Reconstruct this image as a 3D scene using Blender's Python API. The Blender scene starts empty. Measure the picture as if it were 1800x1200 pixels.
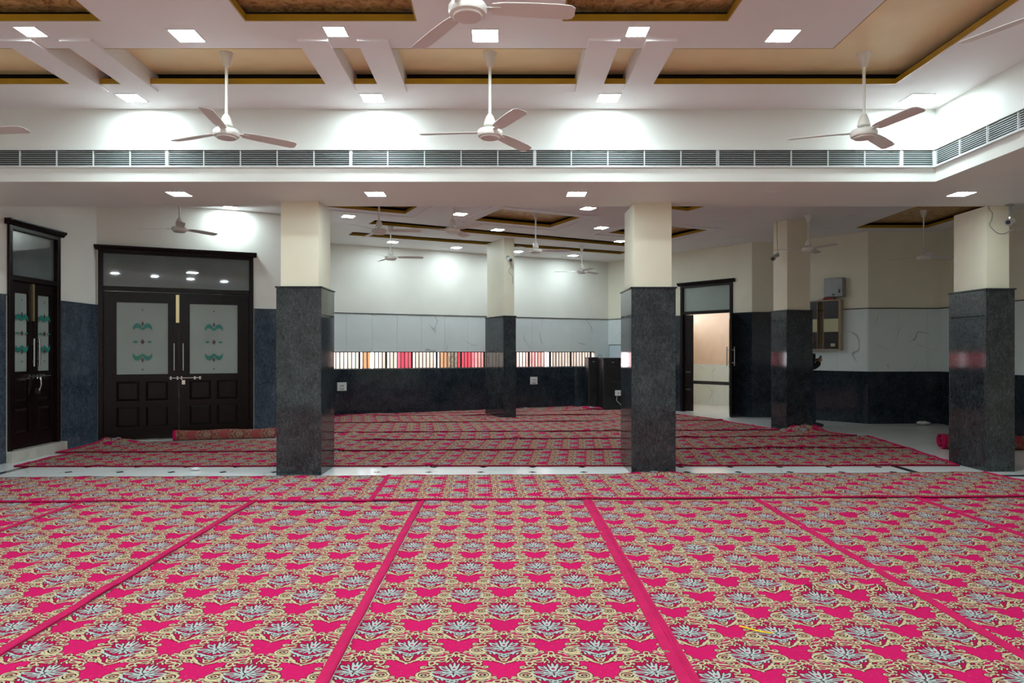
import bpy, bmesh, math, random
from mathutils import Vector, Matrix, noise
from mathutils.geometry import tessellate_polygon
random.seed(7)
R = math.radians
scene = bpy.context.scene
COL = scene.collection

# ---------------------------------------------------------------- camera, world, exposure
# x to the right, y into the hall, z up, metres; the camera looks along +y
CAM_Z = 1.44
cam_d = bpy.data.cameras.new('camera')
cam_d.sensor_width = 36.0
cam_d.lens = 24.0
cam_d.shift_x = 16 / 1800
cam_d.shift_y = 18 / 1800
cam_d.clip_start = 0.05
cam = bpy.data.objects.new('camera', cam_d)
cam.location = (0, 0, CAM_Z)
cam.rotation_euler = (R(90), 0, 0)
COL.objects.link(cam)
scene.camera = cam

world = bpy.data.worlds.new('sky')
scene.world = world
world.use_nodes = True
wn = world.node_tree.nodes
bg = wn['Background']
bg.inputs['Color'].default_value = (0.90, 0.95, 1.0, 1)
bg.inputs['Strength'].default_value = 4.2

scene.view_settings.view_transform = 'Standard'
scene.view_settings.look = 'None'
scene.view_settings.gamma = 1.0
scene.view_settings.use_curve_mapping = False
scene.view_settings.exposure = 1.78
LED_STRENGTH = 36.0
scene.cycles.use_light_tree = False
scene.cycles.max_bounces = 7
scene.cycles.diffuse_bounces = 4
scene.cycles.glossy_bounces = 3
scene.cycles.transmission_bounces = 2
scene.cycles.caustics_reflective = False
scene.cycles.caustics_refractive = False

# ---------------------------------------------------------------- materials
MATS = {}
def srgb(r, g, b):
    f = lambda c: (c / 255 / 12.92) if c / 255 <= 0.04045 else ((c / 255 + 0.055) / 1.055) ** 2.4
    return (f(r), f(g), f(b), 1)

class NT:
    """small helper around a node tree"""
    def __init__(s, tree):
        s.t = tree
    def n(s, kind, **kw):
        nd = s.t.nodes.new(kind)
        for k, v in kw.items():
            setattr(nd, k, v)
        return nd
    def put(s, sock, v):
        if isinstance(v, bpy.types.NodeSocket):
            s.t.links.new(v, sock)
        elif v is not None:
            sock.default_value = v
    def m(s, op, a, b=None, c=None, clamp=False):
        nd = s.n('ShaderNodeMath', operation=op)
        nd.use_clamp = clamp
        for i, v in enumerate((a, b, c)):
            s.put(nd.inputs[i], v)
        return nd.outputs[0]
    def mix(s, f, a, b):
        nd = s.n('ShaderNodeMix', data_type='RGBA')
        s.put(nd.inputs[0], f); s.put(nd.inputs[6], a); s.put(nd.inputs[7], b)
        return nd.outputs[2]
    def ramp(s, f, stops):
        nd = s.n('ShaderNodeValToRGB')
        e = nd.color_ramp.elements
        e[0].position, e[0].color = stops[0]
        e[1].position, e[1].color = stops[-1]
        for p, c in stops[1:-1]:
            k = e.new(p); k.color = c
        s.put(nd.inputs[0], f)
        return nd.outputs[0]
    def noise(s, vec, scale, detail=3, rough=0.55, dist=0.0):
        nd = s.n('ShaderNodeTexNoise')
        s.put(nd.inputs['Vector'], vec)
        nd.inputs['Scale'].default_value = scale
        nd.inputs['Detail'].default_value = detail
        nd.inputs['Roughness'].default_value = rough
        nd.inputs['Distortion'].default_value = dist
        return nd.outputs[0]
    def bump(s, h, strength=0.3, dist=0.01):
        nd = s.n('ShaderNodeBump')
        nd.inputs['Strength'].default_value = strength
        nd.inputs['Distance'].default_value = dist
        s.put(nd.inputs['Height'], h)
        return nd.outputs[0]

def mat(name, color=(0.8, 0.8, 0.8, 1), rough=0.5, metal=0.0, spec=0.5, var=0.0, vscale=3.0, bump=0.0, bscale=80, coat=0.0):
    """plain procedural material: colour with a soft mottling and fine relief"""
    if name in MATS:
        return MATS[name]
    m = bpy.data.materials.new(name)
    m.use_nodes = True
    nt = NT(m.node_tree)
    b = m.node_tree.nodes['Principled BSDF']
    b.inputs['Roughness'].default_value = rough
    b.inputs['Metallic'].default_value = metal
    b.inputs['Specular IOR Level'].default_value = spec
    b.inputs['Coat Weight'].default_value = coat
    g = nt.n('ShaderNodeNewGeometry').outputs['Position']
    if var:
        f = nt.noise(g, vscale, 2)
        d = tuple(c * (1 - var) for c in color[:3]) + (1,)
        l = tuple(min(1, c * (1 + var * 0.5)) for c in color[:3]) + (1,)
        nt.put(b.inputs['Base Color'], nt.ramp(f, [(0.3, d), (0.7, l)]))
    else:
        b.inputs['Base Color'].default_value = color
    if bump:
        nt.put(b.inputs['Normal'], nt.bump(nt.noise(g, bscale, 2), bump, 0.002))
    MATS[name] = m
    return m

def emis(name, color, strength):
    m = bpy.data.materials.new(name)
    m.use_nodes = True
    b = m.node_tree.nodes['Principled BSDF']
    b.inputs['Base Color'].default_value = (0.9, 0.9, 0.9, 1)
    b.inputs['Emission Color'].default_value = color
    b.inputs['Emission Strength'].default_value = strength
    MATS[name] = m
    return m

def granite(name='granite', dark=(0.006, 0.008, 0.011, 1), light=(0.058, 0.07, 0.076, 1), rough=0.07):
    m = bpy.data.materials.new(name); m.use_nodes = True
    nt = NT(m.node_tree); b = m.node_tree.nodes['Principled BSDF']
    g = nt.n('ShaderNodeNewGeometry').outputs['Position']
    mp = nt.n('ShaderNodeMapping'); nt.put(mp.inputs[0], g)
    mp.inputs['Rotation'].default_value = (0.3, 0.5, 0.4)
    mp.inputs['Scale'].default_value = (1, 1, 0.55)
    f1 = nt.noise(mp.outputs[0], 42, 5, 0.7, 1.2)
    f2 = nt.noise(g, 5, 3, 0.6)
    f3 = nt.noise(g, 160, 2, 0.6)
    s = nt.m('MULTIPLY_ADD', f2, 0.35, nt.m('MULTIPLY_ADD', f3, 0.3, f1))
    mid = tuple(0.62 * a + 0.38 * c for a, c in zip(dark, light))
    c = nt.ramp(s, [(0.62, dark), (0.82, mid), (0.99, light)])
    nt.put(b.inputs['Base Color'], c)
    b.inputs['Roughness'].default_value = rough
    MATS[name] = m
    return m

def marble(name, base, vein, rough, vscale=1.3, width=0.012, mott=0.06):
    m = bpy.data.materials.new(name); m.use_nodes = True
    nt = NT(m.node_tree); b = m.node_tree.nodes['Principled BSDF']
    g = nt.n('ShaderNodeNewGeometry').outputs['Position']
    mp = nt.n('ShaderNodeMapping'); nt.put(mp.inputs[0], g)
    mp.inputs['Rotation'].default_value = (0.2, 0.6, 0.9)
    f = nt.noise(mp.outputs[0], vscale, 1.5, 0.45, 0.3)
    a = nt.m('ABSOLUTE', nt.m('SUBTRACT', f, 0.5))
    ln = nt.m('SUBTRACT', 1.0, nt.m('DIVIDE', a, width), clamp=True)
    gate = nt.m('MULTIPLY', nt.m('SUBTRACT', nt.noise(g, vscale * 1.9, 2), 0.48), 8.0, clamp=True)
    ln = nt.m('MULTIPLY', ln, gate)
    f2 = nt.noise(g, 2.2, 4)
    dk = tuple(c * (1 - mott) for c in base[:3]) + (1,)
    c0 = nt.ramp(f2, [(0.3, dk), (0.7, base)])
    nt.put(b.inputs['Base Color'], nt.mix(nt.m('MULTIPLY', ln, 0.75), c0, vein))
    b.inputs['Roughness'].default_value = rough
    MATS[name] = m
    return m

# the woven medallion: ellipses ('e') and elliptic rings ('r'), millimetres, mirrored in u
M_CREAM = [
('r',0,186,13,14,0,3.4),('r',29,163,18,12,-22,3.8),('e',0,162,4,9,0),
('e',70,150,36,6,-13),('e',38,193,7.5,6.5,0),('e',56,190,16,5,-12),('e',20,130,4.5,13,-30),('e',12,110,4,9,20),('e',112,124,22,4.5,-32),('e',40,140,6,9,20),
('r',58,120,18,10,-20,3.6),('e',84,116,12,9,-30),('e',34,112,4.5,15,30),
('r',106,92,13,19,12,3.6),('e',92,84,4,15,30),('e',80,84,6,8,0),('e',120,108,7,5,-30),
('r',138,52,12,10,0,3.6),('e',140,52,3.5,3,0),('e',112,58,17,5,-20),('e',92,56,5,8,40),
('e',116,24,38,6.5,-13),('e',98,30,20,4,-30),
('r',128,-22,34,31,0,5),('r',130,-24,19,15,0,3),('e',130,-26,6,5,0),('e',100,-12,6,12,30),
('e',118,-60,42,8,6),('e',92,-50,7,13,40),('e',150,-56,12,7,20),
('r',132,-88,25,15,4,4),('e',130,-87,8,5,0),('e',160,-72,6,17,-22),
('e',178,-43,24,5.5,12),
('r',88,-112,18,13,0,4),('e',90,-112,6,4.5,0),
('e',58,-104,28,7,42),('e',34,-134,24,6,34),('e',46,-128,20,4,40),('e',74,-82,15,5,35),('e',20,-104,4.5,14,-25),
('e',0,-157,7,10,0),('r',0,-120,13,12,0,3.8),('e',16,-146,12,5,25),('e',64,-128,8,5.5,20)]
M_BLUE = [
('e',0,42,17,27,0),('e',16,64,6,26,-14),('e',0,78,5,22,0),
('r',44,38,24,10,40,4),('e',20,16,20,5.5,38),('e',64,58,9,7,30),('e',36,58,4,14,-30),
('r',64,4,30,7.5,4,3.6),('e',25,2,25,4.5,5),('e',94,10,8,6,0),
('e',19,-22,21,4.5,-48),('e',34,-13,26,4,-22),('e',5,-26,4,18,-10),('e',50,-22,10,4,10),
('e',58,-44,38,6.5,28),('e',26,-62,24,5,10),('e',88,-22,11,6,60),('e',46,-64,12,4,60),
('r',0,-82,12,11,0,4),('e',0,-82,3,3,0),('e',64,-62,5,9,-30),('e',22,-80,4,9,-35)]
M_ENV = [('e',0,-10,98,105,0),('e',55,60,75,72,0),('e',110,-45,52,65,0),('e',0,140,44,55,0),('e',0,-110,70,50,0)]

# the weave is drawn zone by zone (one node group each), so that each spot evaluates only the strokes near it
VB = [-260, -125, -90, -50, -5, 35, 75, 115, 155, 260]
UB = [0, 45, 95, 260]
def near(prims, zu0, zu1, zv0, zv1):
    out = []
    for p in prims:
        k, cx, cy, rx, ry, rot = p[:6]
        g = 4.0 + (p[6] if k == 'r' else 0)
        c, sn = math.cos(R(rot)), math.sin(R(rot))
        hx = math.hypot(rx * c, ry * sn) + g; hy = math.hypot(rx * sn, ry * c) + g
        if cx + hx > zu0 and cx - hx < zu1 and cy + hy > zv0 and cy - hy < zv1: out.append(p)
    return out
def weave_zone(z):
    gt = bpy.data.node_groups.new('weave_zone', 'ShaderNodeTree')
    gt.interface.new_socket('q', in_out='INPUT', socket_type='NodeSocketVector')
    for n in ('red', 'maroon', 'cream', 'blue', 'dark'):
        gt.interface.new_socket(n, in_out='INPUT', socket_type='NodeSocketColor')
    gt.interface.new_socket('color', in_out='OUTPUT', socket_type='NodeSocketColor')
    nt = NT(gt)
    gi = nt.n('NodeGroupInput'); go = nt.n('NodeGroupOutput')
    q, red, maroon, cream, blue, dark = gi.outputs[:6]
    def field(prims):
        acc = None
        for p in prims:
            k, cx, cy, rx, ry, rot = p[:6]
            r = min(rx, ry)
            mp = nt.n('ShaderNodeMapping', vector_type='TEXTURE'); nt.put(mp.inputs[0], q)
            mp.inputs[1].default_value = (cx, cy, 0)
            mp.inputs[2].default_value = (0, 0, R(rot))
            mp.inputs[3].default_value = (rx, ry, 1)
            ln = nt.n('ShaderNodeVectorMath', operation='LENGTH'); nt.put(ln.inputs[0], mp.outputs[0])
            if max(rx, ry) > 1.5 * r:      # closer distance estimate for slender strokes
                dv = nt.n('ShaderNodeVectorMath', operation='DIVIDE'); nt.put(dv.inputs[0], mp.outputs[0]); dv.inputs[1].default_value = (rx, ry, 1)
                l2 = nt.n('ShaderNodeVectorMath', operation='LENGTH'); nt.put(l2.inputs[0], dv.outputs[0])
                e = nt.m('DIVIDE', nt.m('MULTIPLY', ln.outputs['Value'], nt.m('SUBTRACT', ln.outputs['Value'], 1.0)), l2.outputs['Value'])
            else:
                e = nt.m('MULTIPLY_ADD', ln.outputs['Value'], r, -r)
            if k == 'r':
                e = nt.m('SUBTRACT', nt.m('ABSOLUTE', e), p[6])
            acc = e if acc is None else nt.m('MINIMUM', acc, e)
        return acc
    cr, bl, en = near(M_CREAM, *z), near(M_BLUE, *z), near(M_ENV, *z)
    dc = field(cr) if cr else None
    db = field(bl) if bl else None
    c = red
    if en: c = nt.mix(nt.m('LESS_THAN', field(en), 0.0), c, maroon)
    if cr or bl:
        mn = nt.m('MINIMUM', dc, db) if (cr and bl) else (dc or db)
        c = nt.mix(nt.m('LESS_THAN', mn, 3.2), c, dark)
    if cr: c = nt.mix(nt.m('LESS_THAN', dc, 0.0), c, cream)
    if bl: c = nt.mix(nt.m('LESS_THAN', db, 0.0), c, blue)
    if z[0] < 8 and z[2] < 50 and z[3] > 34:
        c = nt.mix(nt.m('LESS_THAN', field([('e', 0, 42, 7.5, 8, 0)]), 0.0), c, maroon)
    nt.put(go.inputs[0], c)
    return gt
WEAVE = [[weave_zone((UB[k], UB[k+1], VB[i], VB[i+1])) for k in range(len(UB) - 1)] for i in range(len(VB) - 1)]

def carpet_mat(name, red, maroon, cream, blue, dark, worn):
    PU, PV = 450.0, 495.0
    m = bpy.data.materials.new(name); m.use_nodes = True
    nt = NT(m.node_tree); m.node_tree.nodes.remove(m.node_tree.nodes['Principled BSDF'])
    uv = nt.n('ShaderNodeUVMap').outputs[0]
    wob = nt.n('ShaderNodeTexNoise'); nt.put(wob.inputs['Vector'], uv)
    wob.inputs['Scale'].default_value = 26; wob.inputs['Detail'].default_value = 1
    w0 = nt.n('ShaderNodeVectorMath', operation='MULTIPLY_ADD')
    nt.put(w0.inputs[0], wob.outputs['Color']); w0.inputs[1].default_value = (0.010, 0.010, 0); nt.put(w0.inputs[2], uv)
    sp = nt.n('ShaderNodeSeparateXYZ'); nt.put(sp.inputs[0], w0.outputs[0])
    u = nt.m('ABSOLUTE', nt.m('WRAP', nt.m('MULTIPLY', sp.outputs[0], 1000.0), PU / 2, -PU / 2))
    v = nt.m('WRAP', nt.m('MULTIPLY', sp.outputs[1], 1000.0), PV / 2, -PV / 2)
    sel = nt.m('GREATER_THAN', nt.m('MULTIPLY_ADD', nt.m('ABSOLUTE', v), PU / PV, u), PU / 2)
    u = nt.m('ABSOLUTE', nt.m('SUBTRACT', u, nt.m('MULTIPLY', sel, PU / 2)))
    v = nt.m('SUBTRACT', v, nt.m('MULTIPLY', nt.m('MULTIPLY', nt.m('SIGN', v), sel), PV / 2))
    cb = nt.n('ShaderNodeCombineXYZ'); nt.put(cb.inputs[0], u); nt.put(cb.inputs[1], v)
    fade = nt.noise(uv, 1.1, 2)
    redv = nt.ramp(fade, [(0.3, tuple(c * 0.86 for c in red[:3]) + (1,)), (0.72, red)])
    nrm = nt.bump(nt.noise(uv, 420, 1), 0.35, 0.002)
    dust = nt.m('MULTIPLY', nt.m('MULTIPLY', nt.m('SUBTRACT', nt.noise(uv, 55, 2, 0.7), 0.6), 1.2, clamp=True), worn)
    def zone(gt):
        g = nt.n('ShaderNodeGroup'); g.node_tree = gt
        for sock, val in zip(g.inputs, (cb.outputs[0], redv, maroon, cream, blue, dark)): nt.put(sock, val)
        c = nt.mix(dust, g.outputs[0], (0.6, 0.5, 0.45, 1))
        df = nt.n('ShaderNodeBsdfDiffuse'); nt.put(df.inputs['Color'], c); nt.put(df.inputs['Normal'], nrm)
        return df.outputs[0]
    def choose(f, a, b_):
        mx = nt.n('ShaderNodeMixShader'); nt.put(mx.inputs[0], f); nt.put(mx.inputs[1], a); nt.put(mx.inputs[2], b_)
        return mx.outputs[0]
    def cols(i):
        z = [zone(g) for g in WEAVE[i]]
        return choose(nt.m('GREATER_THAN', u, UB[1]), z[0], choose(nt.m('GREATER_THAN', u, UB[2]), z[1], z[2]))
    def rows(a, b_):
        if b_ - a == 1: return cols(a)
        h = (a + b_) // 2
        return choose(nt.m('GREATER_THAN', v, VB[h]), rows(a, h), rows(h, b_))
    nt.put(m.node_tree.nodes['Material Output'].inputs['Surface'], rows(0, len(VB) - 1))
    MATS[name] = m
    return m

RED = (0.55, 0.014, 0.112, 1)
carpet_mat('carpet', RED, (0.36, 0.009, 0.062, 1), (0.51, 0.42, 0.25, 1), (0.39, 0.44, 0.42, 1), (0.03, 0.018, 0.016, 1), 0.5)
carpet_mat('carpet_back', (0.34, 0.07, 0.075, 1), (0.24, 0.05, 0.05, 1), (0.36, 0.2, 0.13, 1), (0.36, 0.24, 0.18, 1), (0.12, 0.035, 0.03, 1), 0.4)
mat('hem_red', (0.50, 0.009, 0.09, 1), 0.85, spec=0.15, var=0.12, vscale=9, bump=0.3, bscale=300)
mat('hem_shaded', (0.20, 0.005, 0.03, 1), 0.9, spec=0.1)  # near binding of the rear runners, seam shadow put into its colour
mat('plaster_wall', (0.88, 0.88, 0.80, 1), 0.55, var=0.05, vscale=1.2)
mat('plaster_cream', (0.86, 0.83, 0.67, 1), 0.55, var=0.05, vscale=1.2)
mat('plaster_beam', (0.78, 0.79, 0.74, 1), 0.5, var=0.04, vscale=1.0)
mat('plaster_column', (0.80, 0.75, 0.58, 1), 0.5, var=0.05, vscale=1.8)
mat('ceiling_paint', (0.84, 0.82, 0.82, 1), 0.6, var=0.04, vscale=0.9)
mat('tan_paint', (0.90, 0.72, 0.42, 1), 0.55, var=0.1, vscale=1.4)
mat('cove_shade', (0.035, 0.025, 0.02, 1), 0.8)  # dark colour stands in for the shade inside the ceiling coves
mat('ochre', (0.42, 0.25, 0.012, 1), 0.35, var=0.12, vscale=4)
mat('dark_joint', (0.02, 0.02, 0.022, 1), 0.6)
granite()
granite('granite_wall', (0.005, 0.008, 0.013, 1), (0.045, 0.06, 0.075, 1), 0.09)
granite('granite_blue', (0.016, 0.026, 0.040, 1), (0.10, 0.135, 0.175, 1), 0.12)
marble('marble_tile', (0.76, 0.83, 0.82, 1), (0.2, 0.2, 0.19, 1), 0.12, 0.9, 0.005)
marble('marble_floor', (0.86, 0.89, 0.87, 1), (0.6, 0.6, 0.58, 1), 0.18, 1.0, 0.01, 0.08)
mat('wood_dark', (0.010, 0.004, 0.004, 1), 0.3, spec=0.22, var=0.4, vscale=14)
mat('frosted_glass', (0.34, 0.40, 0.37, 1), 0.16, var=0.06, vscale=2)
mat('clear_glass', (0.16, 0.20, 0.20, 1), 0.03, spec=0.9, var=0.2, vscale=1.5, coat=0.6)
mat('teal_print', (0.01, 0.22, 0.17, 1), 0.3)
mat('brown_print', (0.09, 0.05, 0.04, 1), 0.3)
mat('steel', (0.62, 0.62, 0.6, 1), 0.22, metal=1.0)
mat('brass', (0.55, 0.45, 0.25, 1), 0.3, metal=1.0)
mat('white_enamel', (0.78, 0.76, 0.70, 1), 0.3, var=0.03, vscale=8)
mat('blade_enamel', (0.74, 0.70, 0.66, 1), 0.38, var=0.05, vscale=6)
mat('aluminium', (0.72, 0.75, 0.74, 1), 0.4)
mat('duct_dark', (0.012, 0.014, 0.016, 1), 0.7)
mat('white_plastic', (0.78, 0.79, 0.78, 1), 0.35)
mat('grey_plastic', (0.3, 0.3, 0.3, 1), 0.4)
mat('black_plastic', (0.012, 0.012, 0.014, 1), 0.35)
mat('black_iron', (0.012, 0.011, 0.011, 1), 0.5)
mat('threshold_marble', (0.55, 0.53, 0.47, 1), 0.3, var=0.15, vscale=5)
emis('led_on', (0.80, 0.95, 1.0, 1), LED_STRENGTH)

def wallpaper():
    m = bpy.data.materials.new('gold_wallpaper'); m.use_nodes = True
    nt = NT(m.node_tree); b = m.node_tree.nodes['Principled BSDF']
    g = nt.n('ShaderNodeNewGeometry').outputs['Position']
    f = nt.noise(g, 7, 5, 0.7, 2.5)
    nt.put(b.inputs['Base Color'], nt.ramp(f, [(0.38, (0.26, 0.13, 0.05, 1)), (0.5, (0.58, 0.36, 0.14, 1)), (0.62, (0.75, 0.52, 0.25, 1))]))
    b.inputs['Roughness'].default_value = 0.4
    nt.put(b.inputs['Normal'], nt.bump(f, 0.5, 0.01))
    MATS['gold_wallpaper'] = m
wallpaper()

# ---------------------------------------------------------------- mesh helpers
class MB:
    def __init__(s):
        s.v = []; s.f = []
    def add(s, vs, fs):
        o = len(s.v)
        s.v += [tuple(p) for p in vs]
        s.f += [tuple(i + o for i in q) for q in fs]
        return s
    def box(s, x0, x1, y0, y1, z0, z1):
        return s.add([(x0,y0,z0),(x1,y0,z0),(x1,y1,z0),(x0,y1,z0),(x0,y0,z1),(x1,y0,z1),(x1,y1,z1),(x0,y1,z1)],
                     [(0,3,2,1),(4,5,6,7),(0,1,5,4),(1,2,6,5),(2,3,7,6),(3,0,4,7)])
    def frustum(s, x0, x1, z0, z1, y, dy, inset):
        """raised field on a vertical face: base at y, top at y+dy"""
        a = [(x0,y,z0),(x1,y,z0),(x1,y,z1),(x0,y,z1)]
        i = inset
        t = [(x0+i,y+dy,z0+i),(x1-i,y+dy,z0+i),(x1-i,y+dy,z1-i),(x0+i,y+dy,z1-i)]
        return s.add(a + t, [(0,1,5,4),(1,2,6,5),(2,3,7,6),(3,0,4,7),(4,5,6,7),(3,2,1,0)])
    def lathe(s, prof, seg=24, c=(0,0,0)):
        vs = []; fs = []
        for r, z in prof:
            for k in range(seg):
                a = 2 * math.pi * k / seg
                vs.append((c[0] + r * math.cos(a), c[1] + r * math.sin(a), c[2] + z))
        for i in range(len(prof) - 1):
            for k in range(seg):
                k2 = (k + 1) % seg
                fs.append((i*seg+k, i*seg+k2, (i+1)*seg+k2, (i+1)*seg+k))
        fs.append(tuple(range(seg))[::-1])
        fs.append(tuple((len(prof)-1)*seg + k for k in range(seg)))
        return s.add(vs, fs)
    def tube(s, pts, r, seg=8):
        pts = [Vector(p) for p in pts]
        rs = r if isinstance(r, (list, tuple)) else [r] * len(pts)
        vs = []; fs = []
        up = Vector((0.13, 0.27, 0.95))
        for i, p in enumerate(pts):
            d = (pts[min(i+1, len(pts)-1)] - pts[max(i-1, 0)]).normalized()
            a = d.cross(up)
            if a.length < 1e-3: a = d.cross(Vector((1, 0, 0)))
            a.normalize(); b = d.cross(a)
            for k in range(seg):
                t = 2 * math.pi * k / seg
                vs.append(p + (a * math.cos(t) + b * math.sin(t)) * rs[i])
        for i in range(len(pts) - 1):
            for k in range(seg):
                k2 = (k + 1) % seg
                fs.append((i*seg+k, i*seg+k2, (i+1)*seg+k2, (i+1)*seg+k))
        fs.append(tuple(range(seg))[::-1])
        fs.append(tuple((len(pts)-1)*seg + k for k in range(seg)))
        return s.add(vs, fs)
    def prism(s, poly, z0, z1):
        n = len(poly)
        vs = [(x, y, z0) for x, y in poly] + [(x, y, z1) for x, y in poly]
        fs = [tuple(range(n))[::-1], tuple(range(n, 2*n))]
        fs += [(i, (i+1) % n, n + (i+1) % n, n + i) for i in range(n)]
        return s.add(vs, fs)
    def extrude_y(s, poly, y0, y1):
        """polygon in x,z pushed along y"""
        n = len(poly)
        vs = [(x, y0, z) for x, z in poly] + [(x, y1, z) for x, z in poly]
        fs = [tuple(range(n)), tuple(range(n, 2*n))[::-1]]
        fs += [(i, (i+1) % n, n + (i+1) % n, n + i) for i in range(n)]
        return s.add(vs, fs)
    def extrude_x(s, poly, x0, x1):
        n = len(poly)
        vs = [(x0, y, z) for y, z in poly] + [(x1, y, z) for y, z in poly]
        fs = [tuple(range(n)), tuple(range(n, 2*n))[::-1]]
        fs += [(i, (i+1) % n, n + (i+1) % n, n + i) for i in range(n)]
        return s.add(vs, fs)
    def mesh(s, name, m, smooth=False):
        me = bpy.data.meshes.new(name)
        me.from_pydata(s.v, [], s.f)
        bm = bmesh.new(); bm.from_mesh(me)
        bmesh.ops.recalc_face_normals(bm, faces=bm.faces)
        bm.to_mesh(me); bm.free()
        me.materials.append(MATS[m] if isinstance(m, str) else m)
        if smooth:
            for p in me.polygons: p.use_smooth = True
            try: me.set_sharp_from_angle(angle=R(40))
            except Exception: pass
        return me
    def build(s, name, m, parent=None, loc=(0,0,0), rot=(0,0,0), smooth=False):
        return link(name, s.mesh(name, m, smooth), parent, loc, rot)

def link(name, me, parent=None, loc=(0,0,0), rot=(0,0,0)):
    o = bpy.data.objects.new(name, me)
    COL.objects.link(o)
    o.location = loc; o.rotation_euler = rot
    if parent is not None: o.parent = parent
    return o
def empty(name, loc=(0,0,0), rz=0.0):
    o = bpy.data.objects.new(name, None)
    o.empty_display_size = 0.1
    COL.objects.link(o)
    o.location = loc; o.rotation_euler = (0, 0, rz)
    return o
def tag(o, label, cat, group=None):
    o['label'] = label; o['category'] = cat
    if group: o['group'] = group
    return o
def struct(o, label=None):
    o['kind'] = 'structure'
    if label: o['label'] = label
    return o
def ease(o, w, seg=1):
    md = o.modifiers.new('bevel', 'BEVEL'); md.width = w; md.segments = seg
    md.limit_method = 'ANGLE'; md.angle_limit = R(50)
    return o
def plane_holes(outer, holes, z0, z1):
    """slab z0..z1 with polygonal holes (faces of holes and rim included)"""
    loops = [outer] + holes
    polys = [[Vector((x, y, 0)) for x, y in lp] for lp in loops]
    tris = tessellate_polygon(polys)
    flat = [p for lp in loops for p in lp]
    n = len(flat)
    b = MB()
    vs = [(x, y, z0) for x, y in flat] + [(x, y, z1) for x, y in flat]
    fs = [tuple(t) for t in tris] + [tuple(i + n for i in t)[::-1] for t in tris]
    o = 0
    for lp in loops:
        k = len(lp)
        for i in range(k):
            a, c = o + i, o + (i + 1) % k
            fs.append((a, c, c + n, a + n))
        o += k
    return b.add(vs, fs)

# ---------------------------------------------------------------- the setting
ROOM = [(-6.45,-2.5),(8.77,-2.5),(8.77,13.72),(7.31,13.66),(6.15,15.05),(5.49,15.05),(2.84,18.4),(-3.90,15.15),(-3.30,12.21),(-6.45,10.84)]
Z_FRONT, Z_BACK, Z_LOW, Z_ROOF = 3.95, 3.85, 3.20, 4.25
LIP = 0.05

fl = struct(plane_holes(ROOM, [], -0.12, 0.0).build('floor', 'marble_floor'), 'polished white marble floor with small dark inlays')
struct(MB().box(-25, 30, -20, 45, -0.3, -0.14).build('ground', mat('outside_ground', (0.45, 0.40, 0.34, 1), 0.9, var=0.2)), 'dusty ground outside the hall')
# small dark inlays and border strips showing in the bare strip of floor
ins = MB().add([(-.05,0,0),(0,-.055,0),(.05,0,0),(0,.055,0),(-.05,0,.0012),(0,-.055,.0012),(.05,0,.0012),(0,.055,.0012)],
               [(3,2,1,0),(4,5,6,7),(0,1,5,4),(1,2,6,5),(2,3,7,6),(3,0,4,7)]).mesh('inlay', 'granite')
for row in (7.81, 8.17, 8.53):
    for k in range(-9, 10):
        x = -0.265 + 0.617 * k + (0.02 if row > 8.2 else 0)
        if -5.7 < x < 5.0 and not any(a - .06 < x < b + .06 and 7.9 < row < 8.8 for a, b in ((-2.66, -2.1), (1.49, 2.06))):
            link('inlay', ins, fl, (x, row, 0))
for x0, x1, y0, y1 in ((-6.0,-5.9,7.6,9.2),(4.88,4.98,7.8,9.4),(5.8,8.7,7.88,7.98)):
    MB().box(x0, x1, y0, y1, 0.0, 0.0012).build('border_strip', 'granite', fl)

def wall(name, p0, p1, openings=(), m='plaster_wall', label=None, thick=0.2):
    L = math.dist(p0, p1)
    us = sorted({0.0, L, *[o[0] for o in openings], *[o[1] for o in openings]})
    zs = sorted({0.0, Z_ROOF, *[o[2] for o in openings], *[o[3] for o in openings]})
    b = MB()
    for i in range(len(us) - 1):
        for j in range(len(zs) - 1):
            uc, zc = (us[i] + us[i+1]) / 2, (zs[j] + zs[j+1]) / 2
            if any(a < uc < c and d < zc < e for a, c, d, e in openings): continue
            b.box(us[i], us[i+1], 0, thick, zs[j], zs[j+1])
    o = b.build(name, m, None, (p0[0], p0[1], 0), (0, 0, math.atan2(p1[1]-p0[1], p1[0]-p0[0])))
    o['len'] = L
    return struct(o, label)
_pan = {}
def panels(w, u0, u1, z0, z1, width, m, name, th=0.02, first=None):
    """stone panels on a wall, each its own piece with an open joint"""
    u = u0
    k = 0
    while u < u1 - 0.02:
        e = min(u1, u + (first if (k == 0 and first) else width))
        key = (round(e - u, 3), round(z1 - z0, 3), m, th)
        if key not in _pan:
            _pan[key] = MB().box(0, e - u - 0.004, -th, 0, 0, z1 - z0).mesh(name, m)
        link(name, _pan[key], w, (u + 0.002, 0, z0))
        u = e; k += 1
def trim_line(w, u0, u1, z, h=0.016, d=0.028, m='dark_joint', name='dado_trim'):
    MB().box(u0, u1, -d, 0, z, z + h).build(name, m, w)

PA, PB2, PR = (-6.45, 10.84), (-3.30, 12.21), (-3.90, 15.15)
PB, PG, PK, PH, PI = (2.84, 18.4), (5.49, 15.05), (6.15, 15.05), (7.31, 13.66), (8.77, 13.72)
w1 = wall('wall_left', (-6.45, -2.5), PA, [(11.40, 12.40, 0.0, 3.12)], label='cream left wall with blue-grey stone dado and glazed double door')
panels(w1, 6.0, 11.34, 0, 2.17, 0.84, 'granite_blue', 'dado_panel')
panels(w1, 12.46, 13.33, 0, 2.17, 0.44, 'granite_blue', 'dado_panel')
trim_line(w1, 6.0, 11.34, 2.17, 0.014, 0.028, 'granite_blue'); trim_line(w1, 12.46, 13.33, 2.17, 0.014, 0.028, 'granite_blue')

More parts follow.
